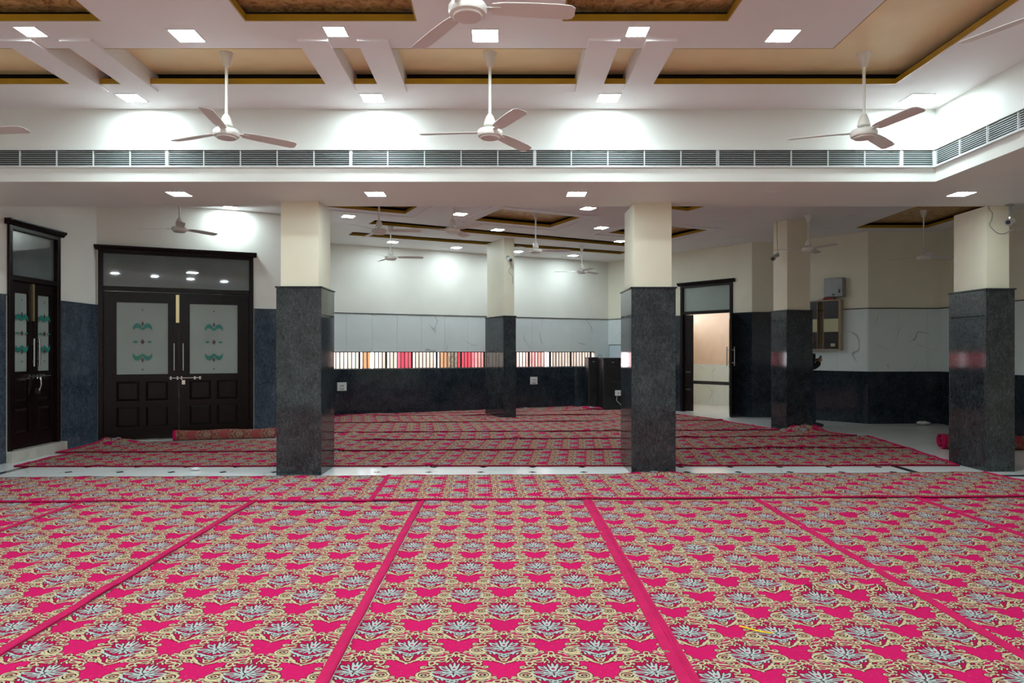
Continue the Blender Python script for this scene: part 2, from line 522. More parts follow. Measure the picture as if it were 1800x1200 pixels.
w2 = wall('wall_door', PA, PB2, [(0.06, 2.30, 0.0, 3.08)], label='cream wall around the wide double door')
panels(w2, 2.35, w2['len'], 0, 2.17, 0.55, 'granite_blue', 'dado_panel')
trim_line(w2, 2.35, w2['len'], 2.17, 0.014, 0.028, 'granite_blue')
w2r = wall('wall_return', PB2, PR, label='short return wall behind the left column')
panels(w2r, 0, w2r['len'], 0, 1.045, 0.8, 'granite_wall', 'dado_panel')
panels(w2r, 0, w2r['len'], 1.045, 2.3, 0.6, 'marble_tile', 'wall_tile', 0.015)

W3L = math.dist(PR, PB)
WU0, WU1 = 0.12, W3L - 0.42
w3 = wall('wall_back', PR, PB, [(WU0, WU1, 1.045, 1.44)], label='cream back wall with pale tiles, barred slot window and black stone below')
panels(w3, 0, W3L, 0, 1.045, 0.84, 'granite_wall', 'dado_panel', first=0.5)
panels(w3, 0, W3L, 1.44, 2.3, 0.59, 'marble_tile', 'wall_tile', 0.015, first=0.42)
panels(w3, WU1, W3L, 1.045, 1.44, 0.6, 'marble_tile', 'wall_tile', 0.015)
panels(w3, 0, WU0, 1.045, 1.44, 0.6, 'marble_tile', 'wall_tile', 0.015)
trim_line(w3, 0, W3L, 2.3)

W4L = math.dist(PB, PG)
w4 = wall('wall_doorway', PB, PG, [(2.43, 3.74, 0.0, 3.06)], m='plaster_cream', label='cream wall with black stone dado around the open doorway')
panels(w4, 0, 0.9, 0, 1.045, 0.6, 'granite_wall', 'dado_panel')
panels(w4, 0, 0.9, 1.045, 2.3, 0.6, 'marble_tile', 'wall_tile', 0.015)
panels(w4, 0.9, 2.37, 0, 2.3, 0.74, 'granite_wall', 'dado_panel')
panels(w4, 3.80, W4L + 0.012, 0, 2.3, 0.49, 'granite_wall', 'dado_panel')
trim_line(w4, 0, 2.37, 2.3); trim_line(w4, 3.80, W4L + 0.02, 2.3)
w5 = wall('wall_nib', PG, PK, m='plaster_cream', label='short cream wall face beside the doorway')
panels(w5, -0.012, w5['len'], 0, 2.3, 0.7, 'granite_wall', 'dado_panel'); trim_line(w5, -0.02, w5['len'], 2.3)
w6 = wall('wall_alcove', PK, PH, m='plaster_cream', label='cream wall carrying the two-tone cabinet and grey meter box')
for wl, n, f1, f2 in ((w6, 'a', 0.55, None), (None, '', 0, 0)):
    if wl is None: continue
    panels(wl, 0, wl['len'] + 0.01, 0, 1.045, 0.92, 'granite_wall', 'dado_panel')
    panels(wl, 0, wl['len'] + 0.01, 1.045, 2.3, 0.6, 'marble_tile', 'wall_tile', 0.015)
    trim_line(wl, 0, wl['len'] + 0.015, 2.3)
w7 = wall('wall_right_back', PH, PI, m='plaster_cream', label='shaded cream wall with pale tiles behind the right column')
panels(w7, -0.008, w7['len'], 0, 1.045, 0.70, 'granite_wall', 'dado_panel')
panels(w7, -0.006, w7['len'], 1.045, 2.3, 0.61, 'marble_tile', 'wall_tile', 0.015)
trim_line(w7, -0.01, w7['len'], 2.3)
w8 = wall('wall_right', PI, (8.77, -2.5), m='plaster_cream', label='right side wall with pale tiles above black stone')
panels(w8, 0, 5.0, 0, 1.045, 0.7, 'granite_wall', 'dado_panel')
panels(w8, 0, 5.0, 1.045, 2.3, 0.6, 'marble_tile', 'wall_tile', 0.015)
panels(w8, 5.0, 8.1, 0, 1.045, 1.55, 'granite_wall', 'dado_panel')
panels(w8, 5.0, 8.1, 1.045, 2.3, 1.55, 'marble_tile', 'wall_tile', 0.015)
trim_line(w8, 0, 8.1, 2.3)
w9 = wall('wall_front', (8.77, -2.5), (-6.45, -2.5), label='cream wall at the near end of the hall')
# unseen closed boxes added behind the two shut doors against daylight leaks
for nm, w_, a, b_ in (('lobby_light_stop', w2, -0.3, 2.7), ('store_light_stop', w1, 11.1, 12.7)):
    bx = MB(); bx.box(a, b_, 1.2, 1.3, 0, 3.4); bx.box(a, a + 0.1, 0.2, 1.3, 0, 3.4); bx.box(b_ - 0.1, b_, 0.2, 1.3, 0, 3.4); bx.box(a, b_, 0.2, 1.3, 3.3, 3.4); bx.box(a, b_, 0.1, 1.3, -0.12, 0)
    struct(bx.build(nm, 'plaster_wall', None, w_.location, w_.rotation_euler), 'plain closed box added behind the shut door to keep daylight out')

# roof and ceilings: thin dropped slabs with openings, a painted upper ceiling above them
struct(MB().box(-8, 10.5, -3.2, 19.5, Z_ROOF, Z_ROOF + 0.15).build('roof', mat('concrete', (0.4, 0.4, 0.38, 1), 0.9)), 'concrete roof slab')

def offset_poly(poly, d):
    """inset (d>0) a counter-clockwise polygon"""
    out = []
    n = len(poly)
    for i in range(n):
        p0, p1, p2 = Vector(poly[i-1]), Vector(poly[i]), Vector(poly[(i+1) % n])
        a = (p1 - p0).normalized(); b = (p2 - p1).normalized()
        na, nb = Vector((-a.y, a.x)), Vector((-b.y, b.x))
        k = (na + nb); k = k / max(0.2, k.dot(na))
        q = p1 + k * d
        out.append((q.x, q.y))
    return out
def ring(poly_out, poly_in, z0, z1):
    n = len(poly_out)
    vs = [(x, y, z) for z in (z0, z1) for pl in (poly_out, poly_in) for x, y in pl]
    fs = []
    for i in range(n):
        j = (i + 1) % n
        fs += [(i, j, n+j, n+i), (2*n+i, 3*n+i, 3*n+j, 2*n+j), (i, 2*n+i, 2*n+j, j), (n+i, n+j, 3*n+j, 3*n+i)]
    return MB().add(vs, fs)
def ccw(poly):
    a = sum(poly[i-1][0] * poly[i][1] - poly[i][0] * poly[i-1][1] for i in range(len(poly)))
    return poly if a > 0 else poly[::-1]
def lip(poly, z, parent, h=LIP, m='ochre'):
    poly = ccw(poly)
    return ring(poly, offset_poly(poly, 0.012), z + 0.001, z + h).build('ochre_lip', m, parent)
rect = lambda x0, x1, y0, y1: [(x0, y0), (x1, y0), (x1, y1), (x0, y1)]

CH = [(-5.7, 5.65), (2.73, 5.65), (2.73, -1.2), (3.69, -1.2), (3.69, 6.41), (-5.7, 6.41)]
COF = [rect(x0, x1, y0, y1) for y0, y1 in ((3.9, 5.19), (0.6, 1.9)) for x0, x1 in ((-4.36, -3.05), (-1.96, -0.653), (0.45, 1.71))]
cf = struct(plane_holes(rect(-6.45, 4.48, -2.5, 7.07), [CH] + COF, Z_FRONT, Z_FRONT + LIP).build('ceiling_front', 'ceiling_paint'),
            'white dropped ceiling of the front hall with ochre edged recesses')
lip(CH, Z_FRONT, cf)
MB().box(-6.45, 4.48, -2.5, 7.07, Z_FRONT + 0.142, Z_FRONT + 0.155).build('cove_shade', 'cove_shade', cf)
MB().prism(offset_poly(ccw(CH), -0.10), Z_FRONT + 0.134, Z_FRONT + 0.142).build('recess_ceiling', 'tan_paint', cf)
for c in COF:
    lip(c, Z_FRONT, cf)
    q = offset_poly(ccw(c), -0.10)
    MB().prism(q, Z_FRONT + 0.12, Z_FRONT + 0.134).build('coffer_panel', 'gold_wallpaper', cf)
beam_me = MB().box(0, 0.25, 5.47, 6.55, Z_FRONT - 0.022, Z_FRONT + 0.134).mesh('cross_beam', 'ceiling_paint')
for x in (-4.03, -3.555, -1.65, -1.17, 0.69, 1.15):
    link('cross_beam', beam_me, cf, (x, 0, 0))

bk = struct(MB().box(-6.45, 6.14, 7.07, 8.27, Z_LOW, Z_ROOF).build('ceiling_bulkhead', 'plaster_beam'), 'long dropped white beam boxing the air duct across the hall')
bs = struct(MB().box(4.48, 6.14, -2.5, 7.07, Z_LOW, Z_ROOF).build('ceiling_bulkhead_side', 'plaster_beam'), 'dropped white beam returning along the right side')

C26, S26 = math.cos(R(26)), math.sin(R(26))
def rcof(fx, fy, a=1.6, b=1.12):
    """rectangle by its far corner, sides turned 26 degrees"""
    L = (fx - a * C26, fy - a * S26); Rr = (fx + b * S26, fy - b * C26)
    return [(fx, fy), L, (L[0] + b * S26, L[1] - b * C26), Rr]
BC = [rcof(0.915, 13.25), rcof(-1.71, 11.95), rcof(3.57, 14.55), rcof(3.17, 11.7), rect(6.86, 8.25, 11.3, 13.3)]
def strip(p, q, w):
    d = (Vector(q) - Vector(p)).normalized(); n = Vector((d.y, -d.x)) * w
    return [p, (p[0] + n.x, p[1] + n.y), (q[0] + n.x, q[1] + n.y), q]
CHB = [strip((-2.54, 12.88), (3.3, 15.86), 0.42), strip((-3.2, 14.12), (2.9, 16.87), 0.42)]
back_poly = [(-6.45, 8.27), (6.14, 8.27), (6.14, -2.5), (8.77, -2.5), (8.77, 13.72), (7.31, 13.66), (6.15, 15.05), (5.49, 15.05), (2.84, 18.4), (-3.90, 15.15), (-3.30, 12.21), (-6.45, 10.84)]
cb = struct(plane_holes(back_poly, [ccw(p) for p in BC + CHB], Z_BACK, Z_BACK + LIP).build('ceiling_back', 'ceiling_paint'),
            'white dropped ceiling of the rear hall with small gold coffers')
for c in BC + CHB: lip(c, Z_BACK, cb)
plane_holes(back_poly, [], Z_BACK + 0.13, Z_BACK + 0.15).build('cove_shade', 'cove_shade', cb)
for i, c in enumerate(BC):
    c = ccw(c)
    MB().prism(offset_poly(c, -0.1), Z_BACK + 0.115, Z_BACK + 0.129).build('coffer_panel', 'gold_wallpaper', cb)
    if i < 3:
        ring(offset_poly(c, -0.24), offset_poly(c, -0.2), Z_BACK - 0.012, Z_BACK).build('coffer_border', 'ceiling_paint', cb)

# ---------------------------------------------------------------- air grilles along the beam
def grille(length, label, loc, rz, cuts):
    t = tag(empty('air_grille', loc, rz), label, 'air grille', 'air grilles in the dropped beam')
    H = 0.165
    MB().box(0.004, length - 0.004, -0.003, 0.0, 0, H).build('backing', 'duct_dark', t)
    fr = MB()
    fr.box(0, length, -0.03, 0, H, H + 0.012); fr.box(0, length, -0.03, 0, -0.012, 0)
    fr.box(0, 0.014, -0.022, 0, 0, H); fr.box(length - 0.014, length, -0.022, 0, 0, H)
    fr.build('frame', 'aluminium', t)
    sl = MB().extrude_x([(-0.02, 0.0), (-0.019, 0.0036), (-0.012, 0.0046), (-0.012, 0.001)], 0.014, length - 0.014).mesh('slat', 'aluminium')
    for k in range(8):
        link('slat', sl, t, (0, 0, 0.008 + k * 0.0198))
    dv = MB().box(-0.0045, 0.0045, -0.022, -0.004, 0, H).mesh('divider', 'aluminium')
    for k in range(1, cuts):
        link('divider', dv, t, (length * k / cuts, 0, 0))
GX = [-6.45, -5.37, -3.47, -1.57, 0.33, 2.22, 4.12, 4.46]
GN = ['cut off by the left picture edge', 'first whole one from the left', 'second whole one from the left', 'behind the centre fan', 'right of the beam\'s middle', 'long one nearest the right corner', 'short one at the right inner corner']
for i in range(7):
    L = GX[i+1] - GX[i]
    grille(L - 0.003, 'white slatted air grille in the cross beam, ' + GN[i], (GX[i], 7.07, 3.355), 0, max(1, round(L / 0.375)))
for i, (ya, yb) in enumerate(((7.05, 5.15), (5.14, 3.2))):
    grille(ya - yb, ('white slatted air grille on the right side beam next to the corner', 'white slatted air grille on the right side beam nearest the camera')[i], (4.48, ya, 3.355), R(-90), 5)

# ---------------------------------------------------------------- columns
def column(x, y, w, d, rz, label, zt=Z_LOW, split=True, inset=0.04):
    """origin at the front left foot; x along the front, y away"""
    t = tag(empty('column', (x, y, 0), rz), label, 'column')
    H = 2.185
    MB().box(inset, w - inset, inset, d - inset, 0, zt).build('shaft', 'plaster_column', t)
    th = 0.022
    def pn(x0, x1, y0, y1, z0, z1):
        ease(MB().box(x0, x1, y0, y1, z0, z1).build('granite_panel', 'granite', t), 0.003)
    pn(0, w, 0, th, 0, H); pn(0, w, d - th, d, 0, H)
    for a in (0, w - th):
        if split:
            pn(a, a + th, th + 0.001, d - th - 0.001, 0, 1.872); pn(a, a + th, th + 0.001, d - th - 0.001, 1.876, H)
        else:
            pn(a, a + th, th + 0.001, d - th - 0.001, 0, H)
    ease(MB().box(-0.014, w + 0.014, -0.014, d + 0.014, H, H + 0.018).build('ledge', 'granite', t), 0.004)
    return t
column(-2.64, 7.95, 0.523, 0.62, 0, 'granite clad cream column beside the wide double door')
column(1.512, 8.03, 0.522, 0.72, 0, 'granite clad cream column at the centre right with carpet against its foot')
column(5.80, 8.20, 0.35, 0.68, 0, 'granite clad cream column at the far right under the white security camera')
column(0.012, 14.4, 0.293, 0.98, R(24.5), 'slim granite clad column in the rear hall before the barred window', Z_BACK, False, 0.03)
column(5.156, 12.4, 0.54, 0.47, R(13), 'granite clad column in the rear right with a person behind it', Z_BACK, False, 0.03)

# ---------------------------------------------------------------- barred window and the drapes outside
win = struct(empty('window_1', (PR[0], PR[1], 0), math.atan2(PB[1]-PR[1], PB[0]-PR[0])), 'long low window slot with black vertical bars')
MB().box(WU0, WU1, 0.06, 0.12, 1.045, 1.06).build('sill_rail', 'black_iron', win)
MB().box(WU0, WU1, 0.06, 0.12, 1.424, 1.44).build('head_rail', 'black_iron', win)
barm = MB().box(-0.009, 0.009, 0.080, 0.098, 1.06, 1.424).mesh('bar', 'black_iron')
mulm = MB().box(-0.022, 0.022, 0.072, 0.104, 1.06, 1.424).mesh('mullion', 'black_iron')
nb = int((WU1 - WU0) / 0.089)
for k in range(1, nb):
    u = WU0 + (WU1 - WU0) * k / nb
    link('mullion' if k % 7 == 0 else 'bar', mulm if k % 7 == 0 else barm, win, (u, 0, 0))

def cloth(name, c):
    return mat(name, c, 0.8, spec=0.1, var=0.12, vscale=3)
cloth('cloth_white', (0.80, 0.72, 0.68, 1)); cloth('cloth_pink', (0.78, 0.10, 0.16, 1)); cloth('cloth_rose', (0.80, 0.38, 0.38, 1))
cloth('cloth_tan', (0.55, 0.32, 0.18, 1)); cloth('cloth_grey', (0.42, 0.38, 0.36, 1))
wd = Vector((PB[0]-PR[0], PB[1]-PR[1])).normalized(); wnv = Vector((-wd.y, wd.x))
def drape(u0, u1, off, m, label, amp=0.05, zt=2.6):
    o = tag(empty('drape', (PR[0] + wd.x * u0 + wnv.x * off, PR[1] + wd.y * u0 + wnv.y * off, 0), math.atan2(wd.y, wd.x)), label, 'drape', 'cloth drapes hanging outside the barred window')
    n = max(8, int((u1 - u0) / 0.04)); b = MB()
    ph = random.random() * 6
    vs = []
    for s in (0, 1):
        for z in (0.02, zt):
            for i in range(n + 1):
                x = (u1 - u0) * i / n
                vs.append((x, amp * math.sin(x * 26 + ph + 0.3 * z) + 0.4 * amp * math.sin(x * 61 + ph) + s * 0.006, z))
    k = n + 1
    fs = []
    for i in range(n):
        fs += [(i, i+1, k+i+1, k+i), (2*k+i, 3*k+i, 3*k+i+1, 2*k+i+1), (i, 2*k+i, 2*k+i+1, i+1), (k+i, k+i+1, 3*k+i+1, 3*k+i)]
    fs += [(0, k, 3*k, 2*k), (n, 2*k+n, 3*k+n, k+n)]
    b.add(vs, fs).build('cloth', m, o, smooth=True)
DR = [(-0.9, 0.35, 'cloth_white', 'white drape outside the left end of the slot window'),
      (0.4, 1.15, 'cloth_white', 'pale drape outside the window, second from its left end'),
      (1.2, 1.42, 'cloth_tan', 'narrow tan drape outside the left part of the window'),
      (1.45, 2.05, 'cloth_white', 'off-white drape between the tan and deep pink ones outside'),
      (2.1, 2.5, 'cloth_pink', 'deep pink drape outside the window left of the slim column'),
      (2.55, 3.2, 'cloth_white', 'white drape right of the deep pink one outside the window'),
      (3.2, 3.5, 'cloth_tan', 'tan drape beside the trunk outside the window'),
      (3.62, 4.2, 'cloth_pink', 'bright pink drape outside just left of the slim column'),
      (4.2, 4.75, 'cloth_rose', 'rose drape outside partly behind the slim column'),
      (4.8, 5.35, 'cloth_pink', 'pink drape outside just right of the slim column'),
      (5.4, 5.75, 'cloth_white', 'white drape outside right of the slim column'),
      (5.8, 6.5, 'cloth_rose', 'dusty rose drape outside towards the loudspeakers'),
      (6.5, 7.3, 'cloth_grey', 'grey drape outside the right part of the window'),
      (7.3, 8.4, 'cloth_grey', 'dull drape outside the window end by the loudspeakers')]
for i, (a, b_, m_, l_) in enumerate(DR):
    drape(a, b_, 1.5 + 0.12 * (i % 3), m_, l_)
tr = tag(empty('tree', (PR[0] + wd.x * 3.45 + wnv.x * 1.1, PR[1] + wd.y * 3.45 + wnv.y * 1.1, 0)), 'rough grey tree trunk outside the barred window', 'tree')
pts = [(0.03 * math.sin(z * 3), 0.02 * math.cos(z * 2), -0.14 + z) for z in (0, 0.3, 0.7, 1.1, 1.5, 2.0, 2.6)]
MB().tube(pts, [0.17, 0.14, 0.125, 0.12, 0.115, 0.11, 0.1], 12).build('trunk', mat('bark', (0.2, 0.17, 0.13, 1), 0.9, var=0.5, vscale=12, bump=0.8, bscale=25), tr, smooth=True)

# ---------------------------------------------------------------- room beyond the open doorway
wd4 = Vector((PG[0]-PB[0], PG[1]-PB[1])).normalized(); wn4 = Vector((-wd4.y, wd4.x))
rz4 = math.atan2(wd4.y, wd4.x)
def at4(u, o): return (PB[0] + wd4.x * u + wn4.x * o, PB[1] + wd4.y * u + wn4.y * o, 0)
pf = struct(MB().box(0.5, 4.25, 0.0, 2.3, -0.12, 0.0).build('floor_passage', 'marble_floor', None, at4(0, 0), (0, 0, rz4)), 'marble floor of the passage beyond the doorway')
pw = struct(MB().box(0.5, 4.25, 0.0, 0.15, 0, 3.4).build('wall_passage', mat('plaster_warmlit', (0.80, 0.60, 0.47, 1), 0.6, var=0.06), None, at4(0, 2.3), (0, 0, rz4)), 'cream wall of the passage beyond the doorway, warm light put into its colour')  # glow of warm daylight is put into the plaster colour
panels(pw, 0.5, 4.15, 0, 0.55, 0.6, 'marble_tile', 'wall_tile', 0.015); panels(pw, 0.5, 4.15, 0.64, 1.1, 0.6, 'marble_tile', 'wall_tile', 0.015)
MB().box(0.5, 4.15, -0.017, 0, 0.55, 0.64).build('dado_band', 'granite_wall', pw)
struct(MB().box(0.5, 4.25, 0.2, 2.45, 3.4, 3.5).build('passage_baffle_roof', 'concrete', None, at4(0, 0), (0, 0, rz4)), 'unseen roof added over the passage beyond the doorway to dim it')  # unseen cover added to hold down daylight in the passage
struct(MB().box(4.15, 4.25, 0.2, 2.3, 0, 3.4).build('wall_passage_end', 'plaster_warmlit', None, at4(0, 0), (0, 0, rz4)), 'end wall of the passage beyond the doorway')
struct(MB().box(0.5, 0.6, 0.2, 2.3, 0, 2.3).build('passage_baffle_wall', 'plaster_warmlit', None, at4(0, 0), (0, 0, rz4)), 'unseen side wall added to cut daylight in the passage, open above')  # unseen wall added to limit daylight, its height sets the slit above

# ---------------------------------------------------------------- doors
def ell(cx, cz, rx, rz, rot=0, n=14):
    c, s = math.cos(R(rot)), math.sin(R(rot))
    return [(cx + rx * math.cos(t) * c - rz * math.sin(t) * s, cz + rx * math.cos(t) * s + rz * math.sin(t) * c) for t in [2 * math.pi * k / n for k in range(n)]]
def swoosh(cx, cz, w, h, sx, sz):
    """tapering plume from the centre out to a drooping tip (sx: side, sz: up or down)"""
    top = [(0.0, -0.55), (0.0, -0.2), (0.2, 0.35), (0.5, 0.6), (0.8, 0.45), (1.0, -0.05), (0.98, -0.6)]
    bot = [(0.82, -0.25), (0.65, -0.1), (0.4, -0.15), (0.18, -0.4)]
    return [(cx + sx * w * a, cz + sz * h * b) for a, b in top + bot]
def motif(leaf, cx, cz, k, y):
    """the green and brown painted ornament on a door pane"""
    g = MB(); br = MB()
    for sx in (-1, 1):
        g.extrude_y(swoosh(cx, cz + 0.245 * k, 0.14 * k, 0.10 * k, sx, 1), y - 0.0015, y)
        g.extrude_y(swoosh(cx, cz - 0.245 * k, 0.14 * k, 0.10 * k, sx, -1), y - 0.0015, y)
        g.extrude_y([(cx + sx * 0.06 * k, cz), (cx + sx * 0.1 * k, cz + 0.02 * k), (cx + sx * 0.145 * k, cz), (cx + sx * 0.1 * k, cz - 0.02 * k)], y - 0.0015, y)
    for dz, hx, hz in ((0, 0.032, 0.045), (0.295, 0.02, 0.045), (-0.295, 0.02, 0.045), (0.52, 0.012, 0.016), (-0.45, 0.014, 0.018)):
        br.extrude_y([(cx - hx * k, cz + dz * k), (cx, cz + (dz + hz) * k), (cx + hx * k, cz + dz * k), (cx, cz + (dz - hz) * k)], y - 0.002, y)
    g.build('painted_plume', 'teal_print', leaf); br.build('painted_diamond', 'brown_print', leaf)
def leaf_build(parent, x0, x1, z0, z1, gx0, gx1, gz0, gz1, cols, name='leaf', y=-0.0, hand=None, deep=0.045):
    """door leaf: stiles and rails around a pane, raised panels below. front face at y, back at y+deep"""
    b = MB()
    b.box(x0, gx0, y, y + deep, z0, z1); b.box(gx1, x1, y, y + deep, z0, z1)
    b.box(gx0, gx1, y, y + deep, gz1, z1); b.box(gx0, gx1, y + 0.012, y + deep, z0, gz0)
    rows = [(z0 + 0.19, z0 + 0.54), (z0 + 0.61, z0 + 0.95)]
    b.box(gx0, gx1, y, y + 0.012, z0, rows[0][0]); b.box(gx0, gx1, y, y + 0.012, rows[0][1], rows[1][0]); b.box(gx0, gx1, y, y + 0.012, rows[1][1], gz0)
    st = 0.07
    pw_ = (gx1 - gx0 - st * (cols - 1)) / cols
    for c in range(cols - 1):
        xa = gx0 + pw_ * (c + 1) + st * c
        for r0, r1 in rows: b.box(xa, xa + st, y, y + 0.012, r0, r1)
    lf = b.build(name, 'wood_dark', parent)
    for r0, r1 in rows:
        for c in range(cols):
            xa = gx0 + c * (pw_ + st)
            MB().frustum(xa + 0.012, xa + pw_ - 0.012, r0 + 0.012, r1 - 0.012, y + 0.0119, -0.016, 0.035).build('raised_panel', 'wood_dark', lf)
    MB().box(gx0, gx1, y + 0.016, y + 0.022, gz0, gz1).build('pane', 'frosted_glass', lf)
    bd = MB()
    for a, c, d, e in ((gx0, gx0 + 0.014, gz0, gz1), (gx1 - 0.014, gx1, gz0, gz1), (gx0, gx1, gz0, gz0 + 0.014), (gx0, gx1, gz1 - 0.014, gz1)):
        bd.box(a, c, y + 0.004, y + 0.016, d, e)
    bd.build('glazing_bead', 'wood_dark', lf)
    return lf
def pull(parent, x, z0, z1, y, side=-1):
    b = MB().tube([(x, y + side * 0.055, z0), (x, y + side * 0.055, z1)], 0.013, 10)
    for z in (z0 + 0.07, z1 - 0.07): b.tube([(x, y, z), (x, y + side * 0.055, z)], 0.008, 8)
    b.build('pull_handle', 'steel', parent, smooth=True)
def door_case(t, x0, x1, zt, zb, cap_over, fw=0.07, step=0.0, glass='clear_glass'):
    """frame posts, transom bar, transom light and moulded cornice; x along the wall, front towards -y"""
    for a in (x0, x1 - fw):
        ease(MB().box(a, a + fw, -0.03, 0.12, step, zt).build('frame_post', 'wood_dark', t), 0.006)
    ease(MB().box(x0 + fw, x1 - fw, -0.025, 0.12, zb, zb + 0.07).build('transom_bar', 'wood_dark', t), 0.006)
    MB().box(x0 + fw, x1 - fw, -0.03, 0.12, zt - 0.05, zt).build('frame_head', 'wood_dark', t)
    MB().box(x0 + fw, x1 - fw, 0.03, 0.036, zb + 0.07, zt - 0.05).build('transom_pane', glass, t)
    o = cap_over
    c = MB()
    prof = [(0.0, 0.0), (-0.045, 0.0), (-0.05, 0.015), (-0.065, 0.03), (-0.085, 0.045), (-0.09, 0.06), (-0.09, 0.075), (0.0, 0.075)]
    c.extrude_x([(p, zt + q) for p, q in prof], x0 - o, x1 + o)
    c.build('cornice', 'wood_dark', t)

# wide double door
d2 = struct(empty('door_2', (PA[0], PA[1], 0), w2.rotation_euler.z), 'wide dark wooden double door with painted frosted panes and transom light')
door_case(d2, 0.02, 2.34, 3.06, 2.42, 0.05)
lf = leaf_build(d2, 0.092, 1.178, 0.02, 2.41, 0.26, 1.03, 1.06, 2.25, 2, y=0.02)
motif(lf, 0.645, 1.60, 1.0, 0.014); pull(lf, 1.11, 1.13, 1.58, 0.02)
MB().box(1.135, 1.185, -0.002, 0.02, 1.92, 2.38).build('flush_bolt', 'brass', lf)
lf = leaf_build(d2, 1.182, 2.268, 0.02, 2.41, 1.33, 2.10, 1.06, 2.25, 2, y=0.02)
motif(lf, 1.715, 1.60, 1.0, 0.014); pull(lf, 1.245, 1.13, 1.58, 0.02)
lk = MB().tube([(1.03, -0.012, 1.005), (1.52, -0.012, 1.005)], 0.011, 8)
for x in (1.06, 1.16, 1.22, 1.42, 1.5): lk.box(x - 0.012, x + 0.012, -0.014, 0.02, 0.98, 1.03)
lk.box(1.225, 1.275, -0.05, -0.02, 0.90, 0.97)
lk.build('slide_bolt', 'steel', lf)
# narrow double door in the left wall, on a marble step
d1 = struct(empty('door_1', (-6.45, 8.86, 0), R(90)), 'narrow dark double door with painted panes on a marble step')
door_case(d1, 0.02, 1.06, 3.10, 2.38, 0.05, 0.07, 0.14)
ease(MB().box(-0.02, 1.10, -0.10, 0.12, 0, 0.14).build('step', 'threshold_marble', d1), 0.006)
for i, (a, c) in enumerate(((0.092, 0.538), (0.542, 0.988))):
    lf = leaf_build(d1, a, c, 0.15, 2.375, a + 0.09, c - 0.09, 1.16, 2.24, 1, y=0.02)
    motif(lf, (a + c) / 2, 1.69, 0.85, 0.014)
    pull(lf, 0.485 if i == 0 else 0.595, 1.24, 1.62, 0.02)
    if i == 0: MB().box(0.505, 0.545, -0.002, 0.02, 1.86, 2.37).build('flush_bolt', 'brass', lf)
lk = MB().tube([(0.40, -0.012, 1.10), (0.86, -0.012, 1.10)], 0.011, 8)
for x in (0.43, 0.5, 0.58, 0.72): lk.box(x - 0.012, x + 0.012, -0.014, 0.02, 1.07, 1.13)
lk.tube([(0.62, -0.03, 1.09), (0.60, -0.05, 0.98), (0.57, -0.045, 0.90)], 0.012, 8)
lk.box(0.53, 0.59, -0.05, -0.015, 0.86, 0.94)
lk.build('slide_bolt', 'steel', lf)
# open doorway at the rear
d3 = struct(empty('door_3', at4(0, 0), rz4), 'open dark double door in the rear right with transom light')
door_case(d3, 2.37, 3.80, 3.02, 2.33, 0.06, 0.075, 0, 'frosted_glass')
for hx, ang, sgn in ((2.45, 103, 1), (3.72, 0, -1)):
    if sgn == 1:
        lf = MB().box(2.447, 2.69, 0.02, 0.065, 0.02, 2.32).build('fixed_leaf', 'wood_dark', d3)
        for z0_, z1_ in ((0.2, 0.55), (0.62, 0.97), (1.08, 2.2)):
            MB().frustum(2.49, 2.65, z0_, z1_, 0.0199, -0.016, 0.03).build('raised_panel', 'wood_dark', lf)
        continue
    else:
        vdir = -Vector((PB[0] + wd4.x * hx, PB[1] + wd4.y * hx))
        hg = empty('leaf_hinge', (hx, 0.0, 0), math.atan2(vdir.y, vdir.x) - rz4 + R(1.3))
    hg.parent = d3
    lf = leaf_build(d3, 0.0, 0.62, 0.02, 2.32, 0.10, 0.52, 1.06, 2.18, 1, y=-0.02)
    lf.location = hg.location; lf.rotation_euler = hg.rotation_euler
    bpy.data.objects.remove(hg)
    pull(lf, 0.55, 1.13, 1.55, -0.02, -1); pull(lf, 0.55, 1.13, 1.55, 0.025, 1)
ajar = struct(empty('door_4', at4(3.35, 2.2), rz4 - R(105)), 'half open panelled door seen through the rear doorway')
leaf_build(ajar, 0.0, 0.75, 0.02, 1.42, 0.10, 0.65, 1.06, 1.30, 1)

